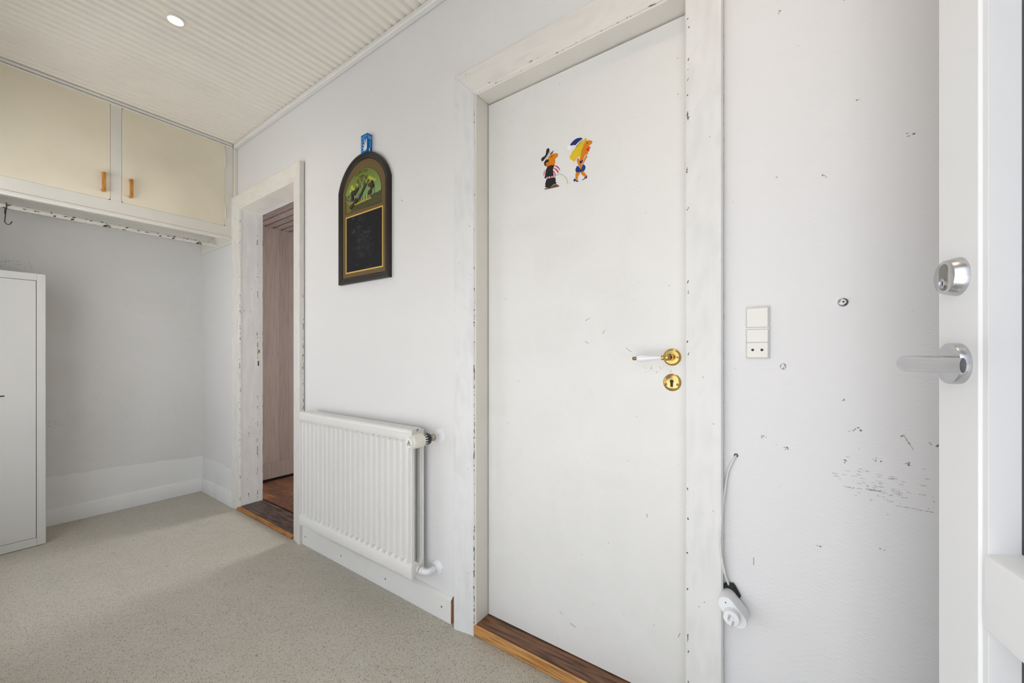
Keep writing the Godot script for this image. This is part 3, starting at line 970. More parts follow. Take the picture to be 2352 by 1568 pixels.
func door_two() -> void:
	var o := thing("door_2", Vector3(-2.66, 0, -0.06), "narrow open doorway without a leaf, chipped white frame and wooden threshold", "doorway", "", "structure")
	var cl := chipped("casing_narrow_left", Color(0.9, 0.887, 0.86), 111, [[0.06, 120.0, 0.35, 1.0], [0.06, 60.0, 0.0, 0.35]])
	var ch := chipped("casing_narrow_head", Color(0.9, 0.885, 0.85), 112, [[0.98, 30.0, 0.0, 0.5]])
	var cr := chipped("casing_narrow_right", Color(0.895, 0.885, 0.865), 113, [[0.95, 110.0, 0.3, 1.0]])
	casing(o, -3.03, -2.297, 2.022, 0.0055, [cl, ch, cr])
	var jm := chipped("jamb_paint", Color(0.885, 0.88, 0.87), 114, [[0.98, 60.0, 0.0, 1.0], [0.5, 14.0, 0.7, 1.0]], 96, 1024)
	var jl := MB.new()
	jl.quad(Vector3(-3.033, 0.0, 0.016), Vector3(-3.033, 0.0, -0.098), Vector3(-3.033, 2.03, -0.098), Vector3(-3.033, 2.03, 0.016), Vector3(1, 0, 0))
	jl.box(Vector3(-3.08, 0.0, -0.098), Vector3(-3.0335, 2.05, 0.016))
	part(o, "jamb", jl, jm)
	var rb := MB.new()
	rb.quad(Vector3(-3.049, 0.0, -0.0975), Vector3(-3.049, 0.0, -0.136), Vector3(-3.049, 2.035, -0.136), Vector3(-3.049, 2.035, -0.0975), Vector3(1, 0, 0))
	rb.box(Vector3(-3.085, 0.0, -0.136), Vector3(-3.0495, 2.05, -0.098))
	var rebate := part(o, "rebate", rb, jm)
	part(rebate, "strike_hole", bx(Vector3(-3.0495, 1.0545, -0.1185), Vector3(-3.0485, 1.076, -0.101)), M["bare_wood"])
	part(rebate, "strike_hole", bx(Vector3(-3.0495, 0.9645, -0.112), Vector3(-3.0484, 0.9975, -0.101)), M["dark_gap"])
	part(o, "jamb", bx(Vector3(-2.294, 0.0, -0.136), Vector3(-2.25, 2.03, 0.016)), M["trim_cream"])
	var hd := MB.new()
	hd.box(Vector3(-3.033, 2.0225, -0.098), Vector3(-2.294, 2.05, 0.016))
	hd.box(Vector3(-3.049, 2.036, -0.136), Vector3(-2.294, 2.06, -0.098))
	part(o, "frame_head", hd, M["trim_cream"])
	var tp := poly([[0.0, 0.0], [0.0, 0.011], [-0.006, 0.018], [-0.014, 0.0205], [-0.11, 0.0225], [-0.116, 0.019], [-0.124, 0.021], [-0.155, 0.0165], [-0.162, 0.0]])
	var along := Basis(Vector3(0, 0, 1), Vector3(0, 1, 0), Vector3(-1, 0, 0))
	var tb := MB.new()
	tb.extrude(tp, 0.0, 0.739, 0.0, Transform3D(along, Vector3(-2.294, 0.0005, 0.016)))
	var sill := part(o, "threshold", tb, M["sill_worn"], "dark worn wooden threshold")
	var ns := MB.new()
	ns.extrude(poly([[-0.006, 0.0], [0.009, 0.0], [0.0115, 0.006], [0.0095, 0.013], [0.004, 0.0175], [-0.006, 0.0195]]), 0.0, 0.742, 0.0, Transform3D(along, Vector3(-2.302, 0.0005, 0.016)))
	part(sill, "nosing", ns, M["oak_side_dark"], "rounded orange-brown front edge")

func next_room() -> void:
	# floor, walls, ceiling of the room behind the narrow doorway
	var f := solo("floor", bx(Vector3(-3.7, -0.12, -3.1), Vector3(-0.9, -0.012, -0.14)), M["dark_gap"], Vector3(-2.5, -0.012, -1.5), "brown parquet of the next room", "floor", "structure")
	rng.seed = 33
	for row in 14:
		var z1 := -0.172 - row * 0.07
		var off := [0.0, 0.21, 0.1][row % 3] as float
		for k in 4:
			var xa := -3.5 + k * 0.42 - off
			var pa := maxf(xa + 0.0004, -3.5)
			var pe := minf(xa + 0.4196, -2.05)
			var nm: String = ["parquet_a", "parquet_c", "parquet_a", "parquet_b", "parquet_c"][rng.randi() % 5]
			if row == 0 and k == 0:
				nm = "parquet_b"
			part(f, "parquet_block", bx(Vector3(pa, -0.012, z1 - 0.0696), Vector3(pe, rng.randf_range(-0.0006, 0.0002), z1), 0.0006), M[nm])
	part(f, "parquet_field", bx(Vector3(-2.05, -0.012, -3.0), Vector3(-1.0, 0.0, -0.172)), M["parquet_a"])
	part(f, "parquet_field", bx(Vector3(-3.5, -0.012, -3.0), Vector3(-2.05, 0.0, -1.152)), M["parquet_a"])
	var w := thing("wall_panelled", Vector3(-3.52, 0, -0.6), "purplish-brown wood panelled wall seen through the narrow doorway", "wall", "", "structure")
	part(w, "backing", bx(Vector3(-3.7, 0, -3.1), Vector3(-3.518, 2.2, -0.14)), M["dark_gap"])
	var cuts := [-0.14, -0.225, -0.4505, -0.533, -0.66, -0.8, -0.95, -1.1, -1.4, -1.8, -2.3, -2.9]
	for i in cuts.size() - 1:
		part(w, "panel_board", bx(Vector3(-3.52, 0.153, cuts[i + 1]), Vector3(-3.5 - 0.0003 * (i % 2), 2.0866, cuts[i]), 0.0), M["panel_wood_%s" % ["a", "c", "b", "a", "b", "c"][i % 6]])
	part(w, "bottom_rail", bx(Vector3(-3.52, 0.0205, -2.9), Vector3(-3.4992, 0.152, -0.14), 0.0008), M["panel_wood_a"])
	var c := thing("ceiling", Vector3(-2.5, 2.09, -0.6), "brown plank ceiling of the next room with dark joints", "ceiling", "", "structure")
	part(c, "backing", bx(Vector3(-3.7, 2.1, -3.1), Vector3(-0.9, 2.3, -0.14)), M["dark_gap"])
	var z := -0.14
	var k := 0
	while z > -1.45:
		var e := (-0.2205 if k == 0 else z - 0.0625)
		part(c, "ceiling_plank", bx(Vector3(-3.5, 2.087, e + 0.0105), Vector3(-1.0, 2.1, z - 0.0005), 0.0015), M["ceiling_wood_%s" % ["a", "b", "c", "b"][k % 4]])
		z = e
		k += 1
	part(c, "plank_field", bx(Vector3(-3.5, 2.088, -2.95), Vector3(-1.0, 2.1, z)), M["ceiling_wood_a"])
	var b := MB.new()
	b.box(Vector3(-1.0, 0, -3.1), Vector3(-0.9, 2.3, -0.14))
	b.box(Vector3(-3.7, 0, -3.1), Vector3(-1.0, 0.55, -2.95))
	b.box(Vector3(-3.7, 2.02, -3.1), Vector3(-1.0, 2.3, -2.95))
	b.box(Vector3(-3.7, 0.55, -3.1), Vector3(-2.98, 2.02, -2.95))
	b.box(Vector3(-2.02, 0.55, -3.1), Vector3(-1.0, 2.02, -2.95))
	solo("wall_far", b, M["wall"], Vector3(-2.2, 0, -2.95), "white walls of the next room round its window", "wall", "structure")
	var wn := thing("window_1", Vector3(-2.5, 0.55, -3.0), "white window of the next room facing the narrow doorway", "window", "", "structure")
	var fr := MB.new()
	fr.box(Vector3(-2.98, 0.55, -3.04), Vector3(-2.93, 2.02, -2.98), 0.004)
	fr.box(Vector3(-2.07, 0.55, -3.04), Vector3(-2.02, 2.02, -2.98), 0.004)
	fr.box(Vector3(-2.93, 0.55, -3.04), Vector3(-2.07, 0.6, -2.98), 0.004)
	fr.box(Vector3(-2.93, 1.97, -3.04), Vector3(-2.07, 2.02, -2.98), 0.004)
	part(wn, "window_frame", fr, M["trim_white"])
	# bright daylight that falls in through this window
	var al := AreaLight3D.new()
	al.name = "window_daylight"
	al.position = Vector3(0.0, 0.735, 0.07)
	al.rotation.y = PI
	al.area_size = Vector2(0.84, 1.36)
	al.area_normalize_energy = false
	al.area_range = 10.0
	al.area_attenuation = 2.0
	al.light_color = Color(0.97, 0.985, 1.0)
	al.light_energy = 6.6
	al.shadow_enabled = true
	wn.add_child(al)

func entry_door() -> void:
	# local axes: x = u towards the hinge, y up, z = t out of the outer face
	var o := Node3D.new()
	o.name = "door_3"
	var hd := Vector3(0.23, 0, 0.9732).normalized()
	var nn := hd.cross(Vector3.UP).normalized()
	o.transform = Transform3D(Basis(hd, Vector3.UP, nn), Vector3(0.1771, 0, 0.3825))
	add_child(o)
	tag(o, "white front door standing open at the right, with steel lock and lever", "door", "", "structure")
	var m: Material = M["entry_white"]
	part(o, "lock_stile", bx(Vector3(-0.0418, 0.006, -0.06), Vector3(0.0366, 2.09, 0.0), 0.002), m)
	part(o, "bead", bx(Vector3(0.0366, 0.02, -0.058), Vector3(0.0457, 2.07, -0.003), 0.0003), m)
	part(o, "hinge_stile", bx(Vector3(0.74, 0.006, -0.06), Vector3(0.86, 2.09, 0.0), 0.002), m)
	part(o, "top_rail", bx(Vector3(0.0457, 1.96, -0.06), Vector3(0.74, 2.09, 0.0), 0.002), m)
	part(o, "bottom_rail", bx(Vector3(0.0457, 0.006, -0.06), Vector3(0.74, 0.16, 0.0), 0.002), m)
	var mr := MB.new()
	mr.extrude(poly([[-0.06, 0.722], [-0.003, 0.722], [-0.0005, 0.7245], [0.0, 0.7275], [0.0, 0.805], [-0.0007, 0.8065], [-0.0007, 0.8115], [-0.003, 0.8135], [-0.0302, 0.8185], [-0.06, 0.8185]]), 0.0457, 0.74, 0.0, Transform3D(Basis(Vector3(0, 0, 1), Vector3(0, 1, 0), Vector3(-1, 0, 0)), Vector3(0.7857, 0, 0)))
	part(o, "middle_rail", mr, m)
	part(o, "glass_pane", bx(Vector3(0.0457, 0.8185, -0.036), Vector3(0.74, 1.96, -0.031)), M["glass_dark"])
	part(o, "glass_pane", bx(Vector3(0.0457, 0.16, -0.036), Vector3(0.74, 0.722, -0.031)), M["glass_dark"])
	# lock cylinder
	var c := Vector3(-0.0018, 1.1492, 0.0)
	var lc := MB.new()
	lc.lathe([Vector2(0.0248, 0.0), Vector2(0.0247, 0.0012), Vector2(0.0214, 0.0132), Vector2(0.0208, 0.0137), Vector2(0.0, 0.0137)], out_z(c), 48)
	var lock := part(o, "lock_collar", lc, M["steel"], "brushed steel lock collar")
	var ov := MB.new()
	ov.extrude(stadium(Vector2(0, -0.0085), Vector2(0, 0.0085), 0.0090), 0.010, 0.0146, 0.0007, Transform3D(Basis(), c))
	part(lock, "cylinder", ov, M["steel_dull"], "oval key cylinder")
	var kp := MB.new()
	kp.lathe([Vector2(0.0064, 0.0142), Vector2(0.0064, 0.0154), Vector2(0.0056, 0.0157), Vector2(0.0054, 0.015), Vector2(0.0, 0.015)], out_z(c + Vector3(0, -0.0078, 0)), 28)
	part(lock, "key_plug", kp, M["steel"])
	part(lock, "key_slot", bx(c + Vector3(-0.0007, -0.0112, 0.0145), c + Vector3(0.0007, -0.0052, 0.01525)), M["keyhole_black"])
	# lever handle
	var r := Vector3(0.0, 1.037, 0.0)
	var rs := MB.new()
	rs.lathe([Vector2(0.0262, 0.0), Vector2(0.0262, 0.0098), Vector2(0.0254, 0.0108), Vector2(0.0, 0.0109)], out_z(r), 56)
	part(o, "handle_rose", rs, M["steel"], "round brushed steel rose")
	var pts := []
	var rad := []
	for q in [[0.008, 0.0], [0.035, 0.0], [0.044, 0.0008], [0.0515, 0.0045], [0.0565, 0.0105], [0.059, 0.019], [0.0595, 0.03], [0.0585, 0.05], [0.0565, 0.072], [0.0535, 0.092], [0.05, 0.107]]:
		pts.append(r + Vector3(q[1], 0, q[0]))
		rad.append(lerpf(0.0101, 0.0083, clampf((q[1] - 0.02) / 0.087, 0, 1)))
	var lv := MB.new()
	lv.tube(pts, rad, 28, true, Vector3(0.656, 0, -0.754))
	part(o, "lever", lv, M["steel"], "brushed steel lever")

func wall_cabinet() -> void:
	var o := thing("wall_cupboard", Vector3(-3.4, 1.82, 0.63), "cream two-door wall cupboard high in the niche, right under the ceiling", "cupboard")
	var cf: Material = M["cabinet_frame"]
	part(o, "carcass", bx(Vector3(-3.69, 1.885, 0.02), Vector3(-3.136, 2.476, 1.236)), cf)
	part(o, "bottom_rail", bx(Vector3(-3.138, 1.8465, 0.0205), Vector3(-3.115, 1.9105, 1.236), 0.001), cf)
	part(o, "front_lip", bx(Vector3(-3.138, 1.8225, 0.02), Vector3(-3.1095, 1.8465, 1.236), 0.006), cf)
	part(o, "top_rail", bx(Vector3(-3.138, 2.449, 0.0205), Vector3(-3.1155, 2.4755, 1.236)), cf)
	part(o, "stile", bx(Vector3(-3.138, 1.9105, 0.0205), Vector3(-3.115, 2.449, 0.0685), 0.001), cf)
	part(o, "stile", bx(Vector3(-3.138, 1.9105, 0.5725), Vector3(-3.115, 2.449, 0.6175), 0.001), cf)
	part(o, "stile", bx(Vector3(-3.138, 1.9105, 1.165), Vector3(-3.115, 2.449, 1.236), 0.001), cf)
	# support strip on the side wall below the shelf
	part(o, "support_strip", bx(Vector3(-3.69, 1.806, 0.0192), Vector3(-3.12, 1.886, 0.031), 0.002), cf)
	for d in [[0.0695, 0.5712, 0.536, -1], [0.6188, 1.1638, 0.6475, 1]]:
		var b := MB.new()
		b.extrude(rrect(-d[1] - 0.0004, 1.9112, -d[0] + 0.0004, 2.4482, 0.012), 0.0, 0.0195, 0.0012, face_x(Vector3(-3.1335, 0, 0)))
		var door := part(o, "cupboard_door", b, M["cabinet_cream"])
		# bow handle: side view swept across its width
		var q := []
		var h := [1.946, 2.0525]
		for s in [[0.0, h[0]], [0.02, h[0]], [0.028, h[0] + 0.004], [0.031, h[0] + 0.012], [0.031, h[1] - 0.012], [0.028, h[1] - 0.004], [0.02, h[1]], [0.0, h[1]], [0.0, h[1] - 0.012], [0.015, h[1] - 0.0135], [0.0185, h[1] - 0.018], [0.0185, h[0] + 0.018], [0.015, h[0] + 0.0135], [0.0, h[0] + 0.012]]:
			q.append(s)
		var hb := MB.new()
		hb.extrude(poly(q), -0.008, 0.008, 0.003, Transform3D(Basis(), Vector3(-3.114, 0, d[2])), true)
		part(door, "handle", hb, M["handle_wood"], "brown wooden bow handle")
		if d[3] < 0:
			for y in [[2.3081, 2.3962], [1.9589, 2.044]]:
				var hg := MB.new()
				hg.tube([Vector3(-3.1125, y[0], 0.0665), Vector3(-3.1125, (y[0] + y[1]) / 2 - 0.0006, 0.0665)], [0.0042], 12)
				hg.tube([Vector3(-3.1125, (y[0] + y[1]) / 2 + 0.0006, 0.0665), Vector3(-3.1125, y[1], 0.0665)], [0.0042], 12)
				part(door, "hinge", hg, cf)

func niche_things() -> void:
	var rail := thing("clothes_rail", Vector3(-3.385, 1.829, 0.63), "white clothes rail with flaking paint under the wall cupboard", "rail")
	var b := MB.new()
	b.tube([Vector3(-3.385, 1.829, 0.07), Vector3(-3.385, 1.829, 1.236)], [0.0135], 20)
	part(rail, "bar", b, M["flaking_paint"])
	var e := MB.new()
	e.tube([Vector3(-3.385, 1.829, 0.0312), Vector3(-3.385, 1.829, 0.072)], [0.0142], 20)
	part(rail, "end_socket", e, M["trim_cream"])
	var hk := MB.new()
	var pts := [Vector3(-3.4015, 1.79, 0.969), Vector3(-3.4015, 1.829, 0.967)]
	for i in 9:
		var a := PI - PI * i / 8.0
		pts.append(Vector3(-3.385 + cos(a) * 0.0165, 1.829 + sin(a) * 0.0165, 0.966 - i * 0.0002))
	for q in [[-3.3685, 1.80, 0.9665], [-3.3695, 1.765, 0.969], [-3.37, 1.744, 0.9705], [-3.37, 1.736, 0.968], [-3.37, 1.7305, 0.9635], [-3.37, 1.729, 0.959], [-3.37, 1.7325, 0.954], [-3.37, 1.74, 0.9495], [-3.37, 1.7495, 0.946]]:
		pts.append(Vector3(q[0], q[1], q[2]))
	hk.tube(pts, [0.0021], 8)
	solo("wire_hook", hk, M["wire"], Vector3(-3.385, 1.73, 0.965), "thin dark wire hook hanging from the clothes rail", "hook")
	# metal cabinet
	var o := thing("metal_cabinet", Vector3(-3.52, 0, 1.03), "light grey cabinet with a flush door at the left edge of the niche", "cabinet")
	part(o, "body", bx(Vector3(-3.679, 0.002, 0.832), Vector3(-3.374, 1.485, 1.236), 0.002), M["locker_grey"])
	part(o, "front_stile", bx(Vector3(-3.376, 0.002, 0.8305), Vector3(-3.36, 1.486, 0.8635), 0.0025), M["locker_grey"])
	part(o, "front_stile", bx(Vector3(-3.376, 0.002, 1.206), Vector3(-3.36, 1.486, 1.236), 0.0025), M["locker_grey"])
	part(o, "front_rail", bx(Vector3(-3.376, 1.4475, 0.8625), Vector3(-3.36, 1.486, 1.207), 0.002), M["locker_grey"])
	part(o, "front_rail", bx(Vector3(-3.376, 0.002, 0.8625), Vector3(-3.36, 0.046, 1.207), 0.002), M["locker_grey"])
	part(o, "seam", bx(Vector3(-3.376, 0.04, 0.858), Vector3(-3.3735, 1.45, 1.21)), M["print_grey"])
	var d := MB.new()
	d.extrude(rrect(-1.2043, 0.0482, -0.8657, 1.4455, 0.004, 3), 0.0, 0.0135, 0.001, face_x(Vector3(-3.3738, 0, 0)))
	var door := part(o, "cabinet_door", d, M["locker_grey"])
	part(door, "lock_slot", bx(Vector3(-3.361, 0.8245, 0.9715), Vector3(-3.3575, 0.8305, 1.0), 0.001), M["plastic_black"])

func radiator() -> void:
	var o := thing("radiator", Vector3(-1.65, 0.155, 0.06), "white ribbed panel radiator low on the wall between the two doors", "radiator")
	var w: Material = M["radiator_white"]
	var xl := -2.088
	var xr := -1.217
	var y0 := 0.157
	var y1 := 0.748
	# ribbed front sheet
	var f := MB.new()
	var px := [[xl, 0.0865]]
	var nr := 22
	var pitch := 0.0388
	var s0 := -2.0795
	for k in nr:
		var x := s0 + k * pitch
		px.append([x, 0.0765])
		px.append([x + 0.0095, 0.0745])
		px.append([x + 0.0145, 0.088])
		px.append([x + 0.018, 0.09])
		px.append([x + 0.0265, 0.09])
		px.append([x + 0.0285, 0.089])
		px.append([x + 0.0345, 0.0765])
	px.append([xr, 0.0865])
	var ya := 0.212
	var yb := 0.706
	for i in px.size() - 1:
		var a0: float = px[i][0]; var z0: float = px[i][1]
		var a1: float = px[i + 1][0]; var z1: float = px[i + 1][1]
		f.quad(Vector3(a0, ya + 0.016, z0), Vector3(a1, ya + 0.016, z1), Vector3(a1, yb - 0.012, z1), Vector3(a0, yb - 0.012, z0), Vector3(0, 0, 1))
		f.quad(Vector3(a0, yb - 0.012, z0), Vector3(a1, yb - 0.012, z1), Vector3(a1, yb, 0.0765), Vector3(a0, yb, 0.0765), Vector3(0, 0.3, 1))
		f.quad(Vector3(a0, ya, 0.0865), Vector3(a1, ya, 0.0865), Vector3(a1, ya + 0.016, z1), Vector3(a0, ya + 0.016, z0), Vector3(0, -0.3, 1))
	f.box(Vector3(xl, ya, 0.068), Vector3(xr, yb, 0.0725))
	f.box(Vector3(xr - 0.008, ya, 0.068), Vector3(xr, yb, 0.0872), 0.002)
	f.box(Vector3(xl, ya, 0.068), Vector3(xl + 0.006, yb, 0.0872), 0.002)
	part(o, "front_panel", f, w, "ribbed front panel")
	var h := MB.new()
	h.extrude(poly([[0.064, yb - 0.001], [0.088, yb - 0.001], [0.0905, yb + 0.003], [0.0905, y1 - 0.0165], [0.0885, y1 - 0.015], [0.0875, y1 - 0.004], [0.083, y1], [0.072, y1 + 0.0005], [0.064, y1]]), 0.0, xr - xl, 0.0, Transform3D(Basis(Vector3(0, 0, 1), Vector3(0, 1, 0), Vector3(-1, 0, 0)), Vector3(xr, 0, 0)))
	part(o, "top_header", h, w)
	var l := MB.new()
	l.extrude(poly([[0.064, y0 + 0.002], [0.078, y0 - 0.002], [0.087, y0 + 0.002], [0.0905, y0 + 0.009], [0.0905, 0.206], [0.088, 0.2125], [0.064, 0.2125]]), 0.0, xr - xl, 0.0, Transform3D(Basis(Vector3(0, 0, 1), Vector3(0, 1, 0), Vector3(-1, 0, 0)), Vector3(xr, 0, 0)))
	part(o, "bottom_header", l, w)
	var rp := MB.new()
	rp.box(Vector3(xl, y0 + 0.01, 0.026), Vector3(xr, y1 - 0.002, 0.033), 0.002)
	rp.box(Vector3(xr - 0.03, y0 + 0.05, 0.033), Vector3(xr - 0.004, y1 - 0.05, 0.039), 0.005)
	rp.box(Vector3(xr - 0.0035, y0 + 0.01, 0.024), Vector3(xr + 0.0005, y1 - 0.002, 0.036), 0.001)
	part(o, "rear_panel", rp, w)
	var tg := MB.new()
	tg.box(Vector3(xl, y1 - 0.006, 0.05), Vector3(xr - 0.012, y1 - 0.001, 0.066), 0.001)
	tg.box(Vector3(xl, y1 - 0.004, 0.028), Vector3(xr - 0.012, y1 + 0.0005, 0.048), 0.001)
	part(o, "top_cover", tg, w)
	# flared end pieces that join both panels, top and bottom
	var fl := poly([[0.026, 0.0], [0.036, 0.0], [0.047, 0.012], [0.06, 0.016], [0.072, 0.003], [0.0895, -0.002], [0.0895, 0.052], [0.074, 0.066], [0.05, 0.05], [0.042, 0.058], [0.036, 0.075], [0.026, 0.07]])
	for k in 2:
		var g := MB.new()
		var q := PackedVector2Array()
		for p in fl:
			q.append(Vector2(p.x, y0 + 0.004 + p.y) if k == 0 else Vector2(p.x, y1 - 0.002 - p.y * 0.6))
		g.extrude(q, 0.0, 0.024, 0.0012, Transform3D(Basis(Vector3(0, 0, 1), Vector3(0, 1, 0), Vector3(-1, 0, 0)), Vector3(xr + 0.001, 0, 0)), true)
		part(o, "end_fitting", g, w)
	# thermostat valve
	var c := Vector3(-1.152, 0.7195, 0.0)
	var vb := MB.new()
	vb.tube([c + Vector3(0, 0, 0.0), c + Vector3(0, 0, 0.034)], [0.0088], 20)
	vb.tube([c + Vector3(0, 0, 0.05), c + Vector3(-0.062, -0.004, 0.053)], [0.009], 18)
	var vp := part(o, "supply_pipe", vb, w)
	var nt := MB.new()
	nt.extrude(circle(Vector2(), 0.0142, 6), 0.03, 0.044, 0.0015, Transform3D(Basis(), c), true)
	nt.lathe([Vector2(0.0, 0.042), Vector2(0.0115, 0.042), Vector2(0.0115, 0.05), Vector2(0.0135, 0.051), Vector2(0.0135, 0.055), Vector2(0.011, 0.056), Vector2(0.011, 0.062)], out_z(c), 24)
	part(vp, "nut", nt, M["nickel"], "nickel plated union nut")
	var bk := MB.new()
	bk.lathe([Vector2(0.0, 0.06), Vector2(0.0195, 0.06), Vector2(0.0225, 0.064), Vector2(0.0232, 0.072), Vector2(0.0232, 0.094), Vector2(0.02, 0.096)], out_z(c), 36)
	var collar := part(o, "valve_collar", bk, M["plastic_black"], "black slotted collar of the thermostat")
	for k in 16:
		var a := TAU * k / 16.0
		var T := Transform3D(Basis(Vector3(0, 0, 1), a), c)
		part(collar, "slot_tooth", bx(Vector3(0.0215, -0.0019, 0.083), Vector3(0.0242, 0.0019, 0.099), 0.0005, T), M["valve_ivory"])
	var hd := MB.new()
	var gear := PackedVector2Array()
	for k in 96:
		var a := TAU * k / 96.0
		gear.append(Vector2(cos(a), sin(a)) * (0.0262 if k % 4 < 2 else 0.0253))
	hd.rim(gear, [Vector2(0.002, 0.0955), Vector2(0.0, 0.098), Vector2(0.0003, 0.13), Vector2(0.0026, 0.143)], Transform3D(Basis(), c))
	hd.lathe([Vector2(0.0, 0.0956), Vector2(0.0245, 0.0956)], out_z(c), 32)
	hd.lathe([Vector2(0.0236, 0.1425), Vector2(0.0222, 0.1475), Vector2(0.0196, 0.1505), Vector2(0.0186, 0.151), Vector2(0.0184, 0.1565), Vector2(0.0174, 0.1575), Vector2(0.0, 0.1578)], out_z(c), 40)
	var head := part(o, "thermostat_head", hd, M["valve_ivory"], "ivory ribbed thermostat head")
	var lg := MB.new()
	lg.extrude(poly([[-0.0085, -0.0035], [0.0085, -0.0035], [0.0, 0.0115]]), 0.1577, 0.1581, 0.0, Transform3D(Basis(), c))
	lg.add_text("Danfoss", 0.0036, 0.0004, Transform3D(Basis(), c + Vector3(0, -0.0072, 0.158)))
	part(head, "emblem", lg, M["print_grey"], "grey triangle with small lettering")
	for p in [[0.0236, 1.9], [0.0236, 0.9], [0.0262, -0.2]]:
		pass
	var rt := MB.new()
	rt.lathe([Vector2(0.031, 0.0), Vector2(0.031, 0.0015), Vector2(0.028, 0.0045), Vector2(0.02, 0.0085), Vector2(0.0125, 0.0105), Vector2(0.0088, 0.011)], out_z(c), 40)
	part(o, "pipe_rosette", rt, M["plastic_white"], "white wall rosette of the pipe")
	# return pipe: wall, elbow, radiator
	var d := Vector3(-1.166, 0.188, 0.0)
	var rb := MB.new()
	rb.lathe([Vector2(0.0315, 0.0), Vector2(0.0315, 0.0015), Vector2(0.0285, 0.0045), Vector2(0.02, 0.009), Vector2(0.0125, 0.0115), Vector2(0.009, 0.012)], out_z(d), 40)
	var ros := part(o, "pipe_rosette", rb, M["plastic_white"], "white wall rosette of the pipe")
	part(ros, "split_line", bx(d + Vector3(0.008, -0.0004, 0.001), d + Vector3(0.0312, 0.0004, 0.0048), 0.0, Transform3D()), M["print_grey"])
	var pb := MB.new()
	pb.tube([d, d + Vector3(0, 0, 0.03)], [0.0095], 20)
	var el := [d + Vector3(0, 0, 0.024)]
	for i in 9:
		var a := PI / 2 * i / 8.0
		el.append(d + Vector3(-0.02 + 0.02 * cos(a), 0, 0.034 + 0.02 * sin(a)))
	el.append(d + Vector3(-0.034, 0, 0.054))
	pb.tube(el, [0.0118], 22)
	pb.tube([d + Vector3(0, 0, 0.022), d + Vector3(0, 0, 0.032)], [0.0132], 22)
	pb.tube([d + Vector3(-0.022, 0, 0.054), d + Vector3(-0.036, 0, 0.054)], [0.0138], 22)
	pb.tube([d + Vector3(-0.042, 0, 0.054), d + Vector3(-0.055, 0, 0.054)], [0.0125], 22)
	part(o, "return_pipe", pb, M["plastic_white"], "white elbow of the return pipe")
	part(o, "brown_joint", _ring(d + Vector3(-0.043, 0, 0.054)), M["bare_wood"], "rusty brown joint ring")

func _ring(p: Vector3) -> MB:
	var b := MB.new()
	b.tube([p, p + Vector3(0.009, 0, 0)], [0.0112], 22)
	return b

